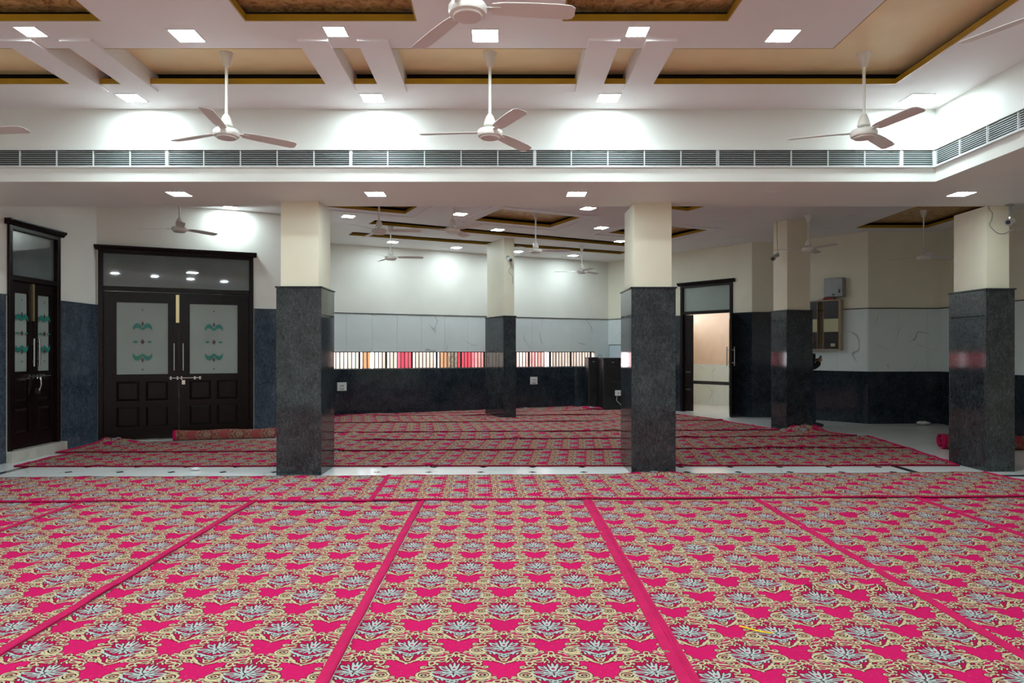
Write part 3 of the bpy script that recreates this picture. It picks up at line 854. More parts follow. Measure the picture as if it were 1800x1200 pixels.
# ---------------------------------------------------------------- carpets
def wrinkle(x, y, s, amp):
    a = noise.noise(Vector((x * 1.7, y * 1.7, s * 3.1))) * 0.5 + noise.noise(Vector((x * 5.1, y * 5.1, s * 5.7))) * 0.22
    r = 1.0 - abs(noise.noise(Vector((x * 0.35 + s, y * 1.5, s * 1.9)))) * 9
    return max(0.0, amp * (0.35 + a)) + (amp * 1.7 * r * r if r > 0 else 0.0)
def carpet(label, q, seed, base, rot=False, amp=0.006, hem=(1, 1, 0, 1), uv0=(0, 0), dens=15.0, bumps=(), hw=(0.013, 0.04, 0.018, 0.04), fray=0.008):
    """q: near-left, near-right, far-right, far-left corners (x, y). hem: near, right, far, left"""
    q = [Vector(p) for p in q]
    wx = ((q[1] - q[0]).length + (q[2] - q[3]).length) / 2
    wy = ((q[3] - q[0]).length + (q[2] - q[1]).length) / 2
    nx, ny = max(4, int(wx * dens)), max(4, int(wy * dens))
    def P(s, t):
        p = (q[0] * (1 - s) + q[1] * s) * (1 - t) + (q[3] * (1 - s) + q[2] * s) * t
        e = fray * noise.noise(Vector((p.x * 2.3, p.y * 2.3, seed))) + 0.5 * fray * noise.noise(Vector((p.x * 8, p.y * 8, seed)))
        return Vector((p.x + e * 0.6, p.y + e))
    def Z(p):
        z = base + wrinkle(p.x, p.y, seed, amp)
        for bx, by, rx, ry, h in bumps:
            d = ((p.x - bx) / rx) ** 2 + ((p.y - by) / ry) ** 2
            if d < 1: z += h * (1 - d) ** 1.5 * (0.8 + 0.2 * math.sin(p.x * 31 + p.y * 17))
        return z
    cx, cy = sum(p.x for p in q) / 4, sum(p.y for p in q) / 4
    O = Vector((cx, cy, 0))
    vs = []; uvs = []
    for j in range(ny + 1):
        for i in range(nx + 1):
            p = P(i / nx, j / ny)
            vs.append((p.x - cx, p.y - cy, Z(p)))
            a = (i / nx - 0.5) * wx; c = (j / ny - 0.5) * wy
            uvs.append((c + uv0[0], a + uv0[1]) if rot else (a + uv0[0], c + uv0[1]))
    n1 = nx + 1
    fs = [(j*n1+i, j*n1+i+1, (j+1)*n1+i+1, (j+1)*n1+i) for j in range(ny) for i in range(nx)]
    edge = [i for i in range(nx + 1)] + [j*n1+nx for j in range(1, ny + 1)] + [ny*n1+i for i in range(nx - 1, -1, -1)] + [j*n1 for j in range(ny - 1, 0, -1)]
    o0 = len(vs)
    for e in edge:
        vs.append((vs[e][0], vs[e][1], max(0.001, base - 0.005))); uvs.append(uvs[e])
    m_ = len(edge)
    fs += [(edge[k], o0 + k, o0 + (k+1) % m_, edge[(k+1) % m_]) for k in range(m_)]
    me = bpy.data.meshes.new('carpet'); me.from_pydata(vs, [], fs)
    ul = me.uv_layers.new(name='UVMap')
    for lp in me.loops: ul.data[lp.index].uv = uvs[lp.vertex_index]
    me.materials.append(MATS['carpet'])
    for p in me.polygons: p.use_smooth = True
    t = tag(link('carpet', me, None, O), label, 'carpet', 'patterned red carpets')
    # bound hems: a flat red band with a rolled outer edge
    sides = [(0, lambda s, d: (s, d / wy)), (1, lambda s, d: (1 - d / wx, s)), (2, lambda s, d: (s, 1 - d / wy)), (3, lambda s, d: (d / wx, s))]
    for k, f in sides:
        if not hem[k]: continue
        L = wx if k in (0, 2) else wy
        n = max(4, int(L * 14)); b = MB(); hv = []; hk = hw[k]
        prof = [(-0.008, -0.006), (-0.009, 0.006), (0.0, 0.011), (0.010, 0.006), (min(hk - 0.002, 0.024), 0.0035), (hk, 0.0035), (hk + 0.001, -0.003)]
        for i in range(n + 1):
            for d, dz in prof:
                s_, t_ = f(i / n, d)
                p = P(s_, t_)
                wob = 0.004 * noise.noise(Vector((p.x * 6, p.y * 6, seed + 9))) if dz > 0.004 else 0
                hv.append((p.x - cx, p.y - cy, max(0.001, Z(p) + dz + wob)))
        kk = len(prof)
        ff = [(i*kk+j, i*kk+j+1, (i+1)*kk+j+1, (i+1)*kk+j) for i in range(n) for j in range(kk - 1)]
        b.add(hv, ff).build('hem', 'hem_shaded' if k == 0 and seed > 30 else 'hem_red', t, smooth=True)
    return t
SE = [-5.6, -4.0, -2.37, -0.76, 0.82, 2.48, 4.07, 5.68]
SN = ['cut off by the left edge, in the foreground', 'second from the left edge, in the foreground', 'left of the middle one, in the foreground', 'running straight ahead in the middle of the foreground',
      'right of the middle one, in the foreground', 'second from the right edge, in the foreground', 'cut off by the right edge, in the foreground']
SV = [0.17, 0.05, 0.31, 0.0, 0.12, 0.38, 0.22]
for i in range(7):
    y1 = 6.72
    cyc = (-2.0 + y1) / 2
    vofs = (cyc - 3.297) if i == 3 else SV[i]
    bp = {4: [(2.05, 4.12, 0.6, 0.07, 0.04), (1.6, 5.0, 0.7, 0.05, 0.02)], 2: [(-1.5, 6.1, 0.9, 0.06, 0.025), (-1.3, 5.1, 0.5, 0.05, 0.018)], 5: [(3.3, 6.0, 0.8, 0.07, 0.03), (3.0, 3.9, 0.3, 0.05, 0.02)], 0: [(-4.5, 5.75, 0.5, 0.06, 0.03)], 3: [(0.3, 5.9, 0.5, 0.05, 0.008)]}.get(i, [])
    carpet('patterned red carpet strip ' + SN[i], [(SE[i] + 0.01, -2.0), (SE[i+1] - 0.005, -2.0), (SE[i+1] - 0.005, y1), (SE[i] + 0.01, y1)], i + 1, 0.005 + 0.003 * (i % 2),
           uv0=((SE[i] + SE[i+1]) / 2 - (0.008 if i == 3 else (SE[i] + SE[i+1]) / 2 - 0.03), vofs), bumps=bp, hem=(0, 1, 0, int(i in (0, 4))), hw=(0.02, 0.05, 0.02, 0.03), amp=0.005, dens=22.0)
# runners laid across the hall
carpet('patterned red carpet runner laid across the hall, left of the seam', [(-6.3, 6.46), (-1.25, 6.53), (-1.30, 7.86), (-6.3, 7.74)], 21, 0.016, True, 0.006, uv0=(0.1, 0.0))
carpet('patterned red carpet runner laid across the hall, against the centre right column', [(-1.28, 6.54), (5.75, 6.74), (5.68, 8.06), (-1.32, 7.86)], 22, 0.019, True, 0.006, uv0=(0.0, 0.2),
       bumps=[(1.8, 7.95, 0.5, 0.16, 0.035)])
# rear hall runners: seams fan slightly towards the turned back wall
carpet('patterned red carpet runner nearest the columns in the rear hall', [(-6.1, 8.52), (5.75, 8.60), (6.05, 10.22), (-6.1, 9.70)], 31, 0.006, True, 0.008, uv0=(0.05, 0.1))
carpet('second patterned red carpet runner of the rear hall', [(-6.33, 9.66), (6.0, 10.16), (6.18, 11.58), (-6.25, 10.80)], 32, 0.014, True, 0.010, uv0=(0.2, 0.3), bumps=[(-6.1, 10.7, 0.45, 0.3, 0.09)])
carpet('third patterned red carpet runner, ending at the rear right column', [(-3.2, 10.85), (5.95, 11.48), (5.62, 12.38), (-3.1, 11.95)], 33, 0.022, True, 0.012, uv0=(0.0, 0.15), bumps=[(5.42, 12.3, 0.5, 0.3, 0.12)])
carpet('fourth patterned red carpet runner of the rear hall', [(-3.2, 11.88), (5.0, 12.3), (4.4, 14.05), (-3.3, 13.6)], 34, 0.030, True, 0.012, uv0=(0.1, 0.4))
carpet('fifth patterned red carpet runner, around the slim column', [(-3.4, 13.45), (4.5, 13.95), (3.9, 15.3), (-3.7, 14.95)], 35, 0.038, True, 0.012, uv0=(0.3, 0.1))
carpet('sixth patterned red carpet runner, before the gap of bare floor', [(-3.7, 14.85), (3.9, 15.1), (3.1, 16.5), (0.6, 15.95)], 36, 0.044, True, 0.010, uv0=(0.1, 0.2))
carpet('patterned red carpet along the foot of the back wall', [(-3.75, 14.85), (2.45, 16.7), (1.75, 17.82), (-3.86, 15.13)], 37, 0.02, True, 0.010, uv0=(0.1, 0.2), bumps=[(2.1, 16.8, 0.45, 0.3, 0.09)])

def carpet_roll(label, p, q, r, turns=3):
    p, q = Vector(p), Vector(q); L = (q - p).length
    t = tag(empty('carpet_roll', (p.x, p.y, 0), math.atan2(q.y - p.y, q.x - p.x)), label, 'rolled carpet')
    prof = []
    n = 40 * turns
    for k in range(n + 1):
        a = 2 * math.pi * turns * k / n
        rr = r * (0.25 + 0.75 * k / n)
        prof.append((rr * math.sin(a), r - rr * math.cos(a)))
    nl = 24
    vs = []; uvs = []; fs = []
    arc = 0
    for k, (y, z) in enumerate(prof):
        if k: arc += math.dist(prof[k], prof[k-1])
        for i in range(nl + 1):
            x = L * i / nl
            vs.append((x, y + 0.006 * math.sin(x * 3), max(0.003, z * (1 - 0.08 * math.sin(x * 4) ** 2)))); uvs.append((arc, x))
    k1 = nl + 1
    for k in range(n):
        for i in range(nl): fs.append((k*k1+i, k*k1+i+1, (k+1)*k1+i+1, (k+1)*k1+i))
    me = bpy.data.meshes.new('rolled_cloth'); me.from_pydata(vs, [], fs)
    ul = me.uv_layers.new(name='UVMap')
    for lp in me.loops: ul.data[lp.index].uv = uvs[lp.vertex_index]
    me.materials.append(MATS['carpet_back'])
    for pl in me.polygons: pl.use_smooth = True
    o = link('rolled_cloth', me, t)
    md = o.modifiers.new('thick', 'SOLIDIFY'); md.thickness = 0.005; md.offset = -1
    for x0 in (-0.004, L - 0.05):
        vs = []; fs = []
        for k, (y, z) in enumerate(prof):
            vs += [(x0, y * 1.03, max(0.002, r + (z - r) * 1.03)), (x0 + 0.054, y * 1.03, max(0.002, r + (z - r) * 1.03))]
            if k: fs.append((2*k-2, 2*k-1, 2*k+1, 2*k))
        h = MB().add(vs, fs).build('hem', 'hem_red', t, smooth=True)
        md = h.modifiers.new('thick', 'SOLIDIFY'); md.thickness = 0.006; md.offset = 0
    return t
carpet_roll('rolled up red carpet lying before the wide double door', (-5.33, 11.06), (-3.80, 11.42), 0.088)
carpet_roll('rolled up carpet on the floor behind the far right column', (6.50, 10.15), (8.3, 9.95), 0.115)

# ---------------------------------------------------------------- ceiling lights
led_f = ring([(-.115,-.115),(.115,-.115),(.115,.115),(-.115,.115)], [(-.1,-.1),(.1,-.1),(.1,.1),(-.1,.1)], -0.006, 0.0).mesh('frame', 'white_plastic')
led_on = MB().add([(-.1,-.1,-.004),(-.1,.1,-.004),(.1,.1,-.004),(.1,-.1,-.004)], [(0,1,2,3)]).mesh('diffuser', 'led_on')
led_off = MB().box(-0.1, 0.1, -0.1, 0.1, -0.004, -0.0005).mesh('diffuser', 'white_plastic')
def led(x, y, z, label, on=True, rz=0.0, group='square ceiling lights', size=1.0):
    t = tag(empty('ceiling_light', (x, y, z), rz), label, 'ceiling light', group)
    t.scale = (size, size, 1)
    link('frame', led_f, t); link('diffuser', led_on if on else led_off, t)
for x, n in ((-3.70, 'leftmost of the front row'), (-2.51, 'second of the front row, above the left fan'), (-1.31, 'front row, by the left of centre beam pair'), (-0.14, 'middle of the front row, by the nearest fan'),
             (1.054, 'front row, by the right hand beam pair'), (2.22, 'rightmost of the front row')):
    led(x, 5.42 - (0.07 if 'beam pair' in n or 'leftmost' in n else 0), Z_FRONT, 'lit square ceiling light, ' + n, size=0.78 if 'beam pair' in n or 'leftmost' in n else 1.0)
for x, n in ((-3.67, 'near the left fan and beam pair'), (-1.288, 'behind the left of centre beam pair'), (1.046, 'behind the right hand beam pair'), (4.095, 'in the right ceiling corner')):
    led(x, 6.75, Z_FRONT, 'lit square ceiling light above the air grille, ' + n)
for y in (3.3, 1.2, -0.9):  # unseen panels added overhead to fill the hall with light
    for x in (-4.9, -3.70, -2.51, -1.31, -0.14, 1.054, 2.22): led(x, y, Z_FRONT, 'unseen square fill light added overhead, outside the picture', group='added fill lights nearer than the picture')
for y in (4.2, 1.6): led(4.095, y, Z_FRONT, 'unseen square fill light added overhead, outside the picture', group='added fill lights nearer than the picture')  # more unseen fill panels added along the right side
for x, n, on in ((-3.61, 'above the wide double door', 1), (-1.42, 'right of the left column', 1), (0.82, 'left of the centre right column', 1), (2.96, 'unlit one between the right columns', 0), (5.11, 'left of the far right column', 1)):
    led(x, 7.61, Z_LOW, ('lit' if on else 'dark') + ' square light under the dropped beam, ' + n, bool(on))
for x, y, n in ((-4.56, 11.42, 'close to the wall above the wide double door'), (-2.75, 12.15, 'beside the left column'), (-2.42, 15.0, 'near the back wall, leftmost'), (-0.75, 11.95, 'left of the middle coffer'),
                (-0.10, 13.5, 'above the slim column'), (-1.08, 15.8, 'near the back wall, left of the slim column'), (1.43, 11.48, 'right of the middle coffer, nearest'), (1.91, 13.27, 'right of the middle coffer, second'),
                (0.356, 16.43, 'near the back wall, right of the slim column'), (1.76, 17.1, 'near the back wall, nearest its right corner'), (2.56, 14.9, 'beside the centre right column, small')):
    led(x, y, Z_BACK, 'lit rear hall ceiling light, ' + n, True, R(26))
for x, y, n in ((4.07, 12.7, 'left of the rear right column'), (4.87, 14.4, 'above the open doorway'), (6.22, 12.2, 'right of the rear right column'), (6.32, 13.43, 'above the cabinet')):
    led(x, y, Z_BACK, 'unlit rear hall ceiling light, ' + n, False, R(26))

# ---------------------------------------------------------------- ceiling fans
FM = {}
def fan(x, y, zc, zb, a0, label, r=0.62, lean=0):
    """zc: ceiling the fan hangs from, zb: height of the blades; a0: angle of the first blade"""
    t = tag(empty('ceiling_fan', (x, y, zb), R(a0)), label, 'ceiling fan', 'white ceiling fans')
    h = zc - zb
    if 'motor' not in FM:
        FM['motor'] = MB().lathe([(0.02,-0.045),(0.07,-0.044),(0.085,-0.036),(0.105,-0.03),(0.112,-0.015),(0.112,0.012),(0.10,0.028),(0.06,0.036),(0.02,0.04)], 32).mesh('motor_housing', 'white_enamel', True)
        FM['ring'] = MB().lathe([(0.074,-0.047),(0.08,-0.0475),(0.084,-0.044),(0.084,-0.03),(0.074,-0.03)], 32).mesh('trim_ring', 'blade_enamel', True)
        FM['cup'] = MB().lathe([(0.052,0.062),(0.056,0.066),(0.05,0.10),(0.036,0.14),(0.02,0.165),(0.014,0.17)], 24).mesh('lower_cup', 'white_enamel', True)
        FM['can'] = MB().lathe([(0.014,-0.125),(0.026,-0.12),(0.034,-0.09),(0.05,-0.04),(0.062,-0.006),(0.062,0.0)], 24).mesh('canopy', 'white_enamel', True)
        FM['bracket'] = MB().box(0.09, 0.19, -0.022, 0.022, 0.004, 0.009).mesh('bracket', 'white_enamel')
        # blade: rounded plank, pitched
        out = [(0.14, -0.045), (0.20, -0.056), (0.35, -0.062), (0.52, -0.062), (0.60, -0.056), (0.625, -0.035), (0.628, 0.03), (0.615, 0.055), (0.59, 0.063), (0.35, 0.060), (0.20, 0.052), (0.14, 0.042)]
        n = len(out); vs = []
        for k in (0, 1):
            for px, py in out:
                ang = R(-11)
                vs.append((px, py * math.cos(ang), 0.006 + py * math.sin(ang) - 0.02 * max(0, px - 0.2) ** 2 + k * 0.004))
        fs = [tuple(range(n))[::-1], tuple(range(n, 2 * n))] + [(i, (i+1) % n, n + (i+1) % n, n + i) for i in range(n)]
        FM['blade'] = MB().add(vs, fs).mesh('blade', 'blade_enamel')
    key = round(h, 3)
    if key not in FM:
        FM[key] = MB().tube([(0, 0, 0.03), (0, 0, h - 0.06)], 0.0135, 12).mesh('down_rod', 'white_enamel', True)
    link('canopy', FM['can'], t, (0, 0, h)); link('down_rod', FM[key], t); link('lower_cup', FM['cup'], t)
    mo = link('motor_housing', FM['motor'], t); link('trim_ring', FM['ring'], mo)
    for k in range(3):
        b = link('blade', FM['blade'], t, (0, 0, 0), (0, 0, R(120 * k)))
        link('bracket', FM['bracket'], b)
ZF = Z_FRONT + 0.135; ZR = Z_BACK
fan(-2.45, 6.05, ZF, 3.376, 37, 'white three bladed ceiling fan at the front left, above the air grille')
fan(-0.115, 6.05, ZF, 3.376, 55, 'white three bladed ceiling fan in the middle of the front hall')
fan(3.20, 6.05, ZF, 3.376, 42, 'white three bladed ceiling fan at the front right, in the turn of the recess')
fan(-4.78, 6.05, ZF, 3.376, 352, 'white ceiling fan mostly outside the left picture edge')
fan(-0.204, 3.95, Z_FRONT + 0.12, 3.42, 124, 'nearest white ceiling fan, cut off by the top picture edge')
fan(3.20, 3.75, ZF, 3.376, 120, 'white ceiling fan outside the upper right, only a blade tip showing')
fan(-4.88, 10.3, ZR, 3.29, 57, 'white ceiling fan before the wide double door')
fan(-1.86, 10.25, ZR, 3.25, 0, 'white ceiling fan near the left column, rear hall')
fan(-2.16, 13.15, ZR, 3.25, 0, 'white ceiling fan lowest on the left, before the back wall')
fan(-0.75, 10.16, ZR, 3.25, -47, 'white ceiling fan left of the middle coffer, rear hall')
fan(0.593, 12.35, Z_BACK + 0.115, 3.26, 0, 'white ceiling fan hanging from the middle coffer')
fan(1.79, 15.5, ZR, 3.26, 47, 'white ceiling fan farthest back, near the corner of the back wall')
fan(5.40, 12.07, ZR, 3.25, 170, 'white ceiling fan in front of the rear right column')
fan(7.52, 12.2, Z_BACK + 0.115, 3.13, 10, 'white ceiling fan hanging from the right hand coffer')
fan(7.95, 9.9, ZR, 3.22, 172, 'white ceiling fan half hidden behind the far right column')

# ---------------------------------------------------------------- security cameras
def cctv(loc, aim, label, drop=0.16, on_wall=None, cable=None):
    t = tag(empty('security_camera', loc), label, 'security camera')
    if on_wall is None:
        MB().lathe([(0.045, -0.012), (0.05, -0.006), (0.05, 0.0)], 20).build('mount_plate', 'grey_plastic', t, smooth=True)
        MB().tube([(0, 0, -0.01), (0, 0, -drop)], 0.011, 10).build('stem', 'grey_plastic', t, smooth=True)
        c = Vector((0, 0, -drop - 0.055))
    else:
        n = Vector(on_wall)
        MB().tube([(0, 0, 0), n * 0.012], 0.04, 16).build('mount_plate', 'grey_plastic', t, smooth=True)
        MB().tube([n * 0.01, n * 0.07, n * 0.09 + Vector((0, 0, -0.02))], 0.011, 10).build('stem', 'grey_plastic', t, smooth=True)
        c = n * 0.10 + Vector((0, 0, -0.06))
    MB().tube([(0, 0, c.z + 0.055), c], 0.014, 8).build('ball_joint', 'steel', t, smooth=True) if on_wall is None else None
    a = Vector(aim).normalized()
    body = MB().tube([c - a * 0.075, c - a * 0.07, c + a * 0.06, c + a * 0.061], [0.03, 0.038, 0.038, 0.034], 20).build('housing', 'white_enamel', t, smooth=True)
    MB().tube([c + a * 0.055, c + a * 0.074], 0.043, 20).build('hood', 'grey_plastic', t, smooth=True)
    MB().tube([c + a * 0.06, c + a * 0.078], 0.026, 16).build('lens', 'black_plastic', t, smooth=True)
    if cable:
        MB().tube(cable, 0.005, 6).build('cable', 'grey_plastic', t, smooth=True)
def curve_pts(pts, n=6):
    out = []
    P_ = [Vector(p) for p in pts]
    for i in range(len(P_) - 1):
        p0, p1, p2, p3 = P_[max(0, i-1)], P_[i], P_[i+1], P_[min(len(P_)-1, i+2)]
        for k in range(n):
            t = k / n
            out.append(0.5 * ((2*p1) + (p2-p0)*t + (2*p0-5*p1+4*p2-p3)*t*t + (3*p1-p0-3*p2+p3)*t**3))
    out.append(P_[-1])
    return out
cctv((6.06, 8.16, Z_LOW), (-0.75, -0.62, -0.22), 'white bullet security camera under the beam at the far right column', 0.15,
     cable=curve_pts([(-0.23, 0.04, -0.012), (-0.19, 0.07, -0.05), (-0.155, 0.076, -0.09), (-0.165, 0.076, -0.17), (-0.19, 0.076, -0.22), (-0.17, 0.076, -0.26), (-0.09, 0.074, -0.33), (0.0, 0.07, -0.33), (0.06, 0.02, -0.27), (0.05, 0.0, -0.22)]))
cctv((5.06, 12.56, 3.22), (-0.5, -0.8, -0.3), 'small bullet security camera on the rear right column', on_wall=(-0.9, -0.3, 0),
     cable=[(0.0, 0.01, 0.0), (-0.012, 0.01, 0.3), (-0.012, 0.01, 0.61)])
cctv((0.10, 14.46, 3.44), (0.3, -0.9, -0.3), 'small bullet security camera with loose wires on the slim column', on_wall=(0.42, -0.9, 0),
     cable=curve_pts([(0.02, -0.01, -0.02), (0.08, -0.01, -0.15), (0.02, -0.03, -0.3), (0.1, 0.0, -0.4), (0.1, 0.0, -0.55)]))

# ---------------------------------------------------------------- things on the walls
def wallbox(w, u, name, label, cat):
    d = Vector((math.cos(w.rotation_euler.z), math.sin(w.rotation_euler.z)))
    return tag(empty(name, (w.location.x + d.x * u, w.location.y + d.y * u, 0), w.rotation_euler.z), label, cat)
cab = wallbox(w6, 0.45, 'storage_cabinet', 'dark wall cabinet with cream band and sliding doors, right of the rear column', 'cabinet')
cz0, cz1, cw, cdp = 1.475, 2.51, 0.88, 0.16
b = MB(); b.box(0, cw, -cdp, 0, cz0, cz0 + 0.02); b.box(0, cw, -cdp, 0, cz1 - 0.02, cz1); b.box(0, 0.02, -cdp, 0, cz0, cz1); b.box(cw - 0.02, cw, -cdp, 0, cz0, cz1); b.box(0, cw, -0.02, -0.016, cz0, cz1)
b.build('carcass', mat('beige_laminate', (0.42, 0.33, 0.22, 1), 0.4), cab)
mat('brown_laminate', (0.022, 0.018, 0.018, 1), 0.3); mat('cream_laminate', (0.55, 0.52, 0.32, 1), 0.35); mat('tan_edge', (0.30, 0.20, 0.09, 1), 0.45)
for x0, x1, yy in ((0.03, 0.42, -cdp - 0.004), (0.53, 0.85, -cdp + 0.016)):
    dr = MB().box(x0, x1, yy, yy + 0.018, cz0 + 0.022, cz1 - 0.022).build('sliding_door', 'brown_laminate', cab)
    MB().box(x0 + 0.012, x1 - 0.012, yy - 0.003, yy, 1.85, 2.12).build('cream_band', 'cream_laminate', dr)
    e = MB(); e.box(x0, x0 + 0.012, yy - 0.004, yy, cz0 + 0.022, cz1 - 0.022); e.box(x1 - 0.012, x1, yy - 0.004, yy, cz0 + 0.022, cz1 - 0.022)
    e.build('edge_strip', 'tan_edge', dr)
    if x0 < 0.2:
        MB().tube([(0.22, yy - 0.02, 2.17), (0.225, yy - 0.03, 2.22), (0.225, yy - 0.03, 2.28), (0.22, yy - 0.02, 2.33)], 0.006, 8).build('grip', 'steel', dr, smooth=True)
    else:
        MB().box(0.68, 0.77, yy - 0.002, yy, 1.55, 1.61).build('sticker', 'cream_laminate', dr)
mb_ = wallbox(w6, 1.0, 'meter_box', 'grey metal meter box on the wall above the cabinet', 'meter box')
ease(MB().box(0, 0.38, -0.16, 0, 2.57, 2.955).build('case', mat('grey_steel', (0.32, 0.33, 0.33, 1), 0.4, metal=0.3, var=0.15, vscale=9), mb_), 0.008)
MB().box(0.012, 0.368, -0.166, -0.16, 2.585, 2.94).build('lid', 'grey_steel', mb_)
MB().box(0.30, 0.335, -0.172, -0.166, 2.64, 2.72).build('latch', 'black_plastic', mb_)
MB().box(0.17, 0.22, -0.168, -0.166, 2.60, 2.63).build('name_plate', 'black_plastic', mb_)
pl = wallbox(w6, 0.55, 'leaning_board', 'thin red and white board lying on top of the cabinet', 'board')
MB().extrude_y([(0.05, 2.512), (0.2, 2.53), (0.42, 2.57), (0.42, 2.55), (0.2, 2.512)], -0.12, -0.06).build('white_end', 'white_plastic', pl)
MB().extrude_y([(0.42, 2.55), (0.42, 2.57), (0.62, 2.568), (0.66, 2.512), (0.4, 2.512)], -0.12, -0.06).build('red_end', mat('red_paint', (0.25, 0.02, 0.02, 1), 0.5), pl)

def socket(u, z, label, w=0.21, h=0.19):
    t = wallbox(w3, u, 'switch_plate', label, 'switch plate')
    ease(MB().box(-w/2, w/2, -0.032, -0.02, z - h/2, z + h/2).build('plate', 'white_plastic', t), 0.004)
    for zz in (z + 0.02, z - 0.06):
        rk = MB()
        for k in range(5): rk.box(-0.045 + k * 0.019, -0.031 + k * 0.019, -0.035, -0.032, zz - 0.012, zz + 0.012)
        rk.build('rocker_row', 'grey_plastic', t)
    for xx in (-0.04, 0.02):
        MB().box(xx, xx + 0.012, -0.034, -0.032, z - 0.035, z - 0.022).build('socket_hole', 'black_plastic', t)
socket(0.32, 0.66, 'white switch plate on the black dado beside the left column')
def u_at(px):
    k = (px - 884) / 1200
    return (k * PR[1] - PR[0]) / (wd.x - k * wd.y)
socket(u_at(937.5), 0.705, 'white switch plate on the black dado right of the slim column')
wbd = wallbox(w4, 0.06, 'notice_board', 'white board with black rim on the wall above the loudspeakers', 'board')
MB().box(0, 0.5, -0.045, -0.02, 1.22, 1.63).build('rim', 'black_plastic', wbd)
MB().box(0.015, 0.485, -0.047, -0.045, 1.235, 1.612).build('board_face', mat('pale_blue', (0.60, 0.70, 0.76, 1), 0.25), wbd)

# ---------------------------------------------------------------- loudspeakers
def speaker(x, y, w, d, h, rz, label):
    t = tag(empty('loudspeaker', (x, y, 0.0), rz), label, 'loudspeaker')
    ease(MB().box(-w/2, w/2, -d/2, d/2, 0.0, h).build('cabinet', 'black_plastic', t), 0.02, 2)
    MB().box(-w/2 + 0.02, w/2 - 0.02, -d/2 - 0.008, -d/2, 0.12, h - 0.05).build('grille', mat('speaker_mesh', (0.008, 0.008, 0.009, 1), 0.7, bump=0.6, bscale=400), t)
    for z in (h * 0.38, h * 0.72):
        MB().tube([(0, -d/2 - 0.008, z), (0, -d/2 - 0.013, z)], w * 0.36, 24).build('cone_ring', 'black_plastic', t, smooth=True)
    MB().box(-0.03, 0.03, -d/2 - 0.011, -d/2 - 0.008, h - 0.12, h - 0.10).build('badge', 'grey_plastic', t)
speaker(2.27, 17.45, 0.27, 0.30, 1.30, R(10), 'tall narrow black loudspeaker nearer the barred window')
speaker(2.68, 17.05, 0.50, 0.40, 1.29, R(10), 'wide black loudspeaker beside the centre right column')
px = tag(empty('socket_box', (2.86, 16.80, 0.36), R(10)), 'white extension socket box in front of the wide loudspeaker', 'socket box')
ease(MB().box(-0.1, 0.14, -0.03, 0.03, 0.0, 0.13).build('case', 'white_plastic', px), 0.006)
for xx in (-0.04, 0.03, 0.09): MB().box(xx, xx + 0.02, -0.032, -0.03, 0.05, 0.08).build('socket_hole', 'black_plastic', px)
MB().tube(curve_pts([(-0.05, 0, 0.0), (-0.06, 0.0, -0.12), (0.02, 0.0, -0.2), (0.1, 0.0, -0.31)]), 0.006, 6).build('lead', 'white_plastic', px, smooth=True)

# ---------------------------------------------------------------- person behind the rear right column
mat('jacket', (0.010, 0.011, 0.014, 1), 0.8, var=0.2, vscale=20); mat('denim', (0.02, 0.035, 0.06, 1), 0.85, var=0.3, vscale=25)
mat('skin', (0.36, 0.19, 0.12, 1), 0.55); mat('hair', (0.008, 0.007, 0.006, 1), 0.6); mat('shoe', (0.015, 0.015, 0.016, 1), 0.5); mat('eye', (0.02, 0.015, 0.012, 1), 0.2)
def skin(name, verts, edges, radii, m, parent, root=0, sub=2):
    me = bpy.data.meshes.new(name)
    me.from_pydata(verts, edges, [])
    me.materials.append(MATS[m])
    o = link(name, me, parent)
    md = o.modifiers.new('skin', 'SKIN'); md.use_smooth_shade = True
    sv = me.skin_vertices[0].data if me.skin_vertices else None
    if sv is None:
        bm = bmesh.new(); bm.from_mesh(me); bm.verts.layers.skin.verify(); bm.to_mesh(me); bm.free()
        sv = me.skin_vertices[0].data
    for i, r in enumerate(radii):
        sv[i].radius = r if isinstance(r, tuple) else (r, r)
        sv[i].use_root = (i == root)
    s = o.modifiers.new('sub', 'SUBSURF'); s.levels = sub; s.render_levels = sub
    return o
pn = tag(empty('person', (5.86, 13.22, 0.0), 0), 'person in dark jacket and jeans with a phone, half hidden behind rear right column', 'person')
# facing +x; y is the person's left
skin('body', [(0,0,0.98),(0.0,0,1.12),(-0.01,0,1.28),(-0.01,0,1.40),(0.0,0,1.49),(0.03,0,1.56),(0.045,0,1.64),
              (0,0.17,1.40),(0.0,0.22,1.14),(0.15,0.16,1.20),(0.21,0.12,1.25),
              (0,-0.17,1.40),(0.02,-0.23,1.13),(0.17,-0.15,1.21),(0.23,-0.10,1.27),
              (0.0,0.10,0.92),(0.02,0.11,0.50),(0.0,0.11,0.10),
              (0.0,-0.10,0.92),(0.07,-0.11,0.50),(0.10,-0.11,0.10)],
     [(0,1),(1,2),(2,3),(3,4),(4,5),(5,6),(3,7),(7,8),(8,9),(9,10),(3,11),(11,12),(12,13),(13,14),(0,15),(15,16),(16,17),(0,18),(18,19),(19,20)],
     [(0.12,0.155),(0.115,0.15),(0.12,0.165),(0.10,0.14),0.05,0.055,0.07,0.062,0.048,0.04,0.03,0.062,0.048,0.04,0.03,0.085,0.062,0.045,0.085,0.062,0.045], 'skin', pn)
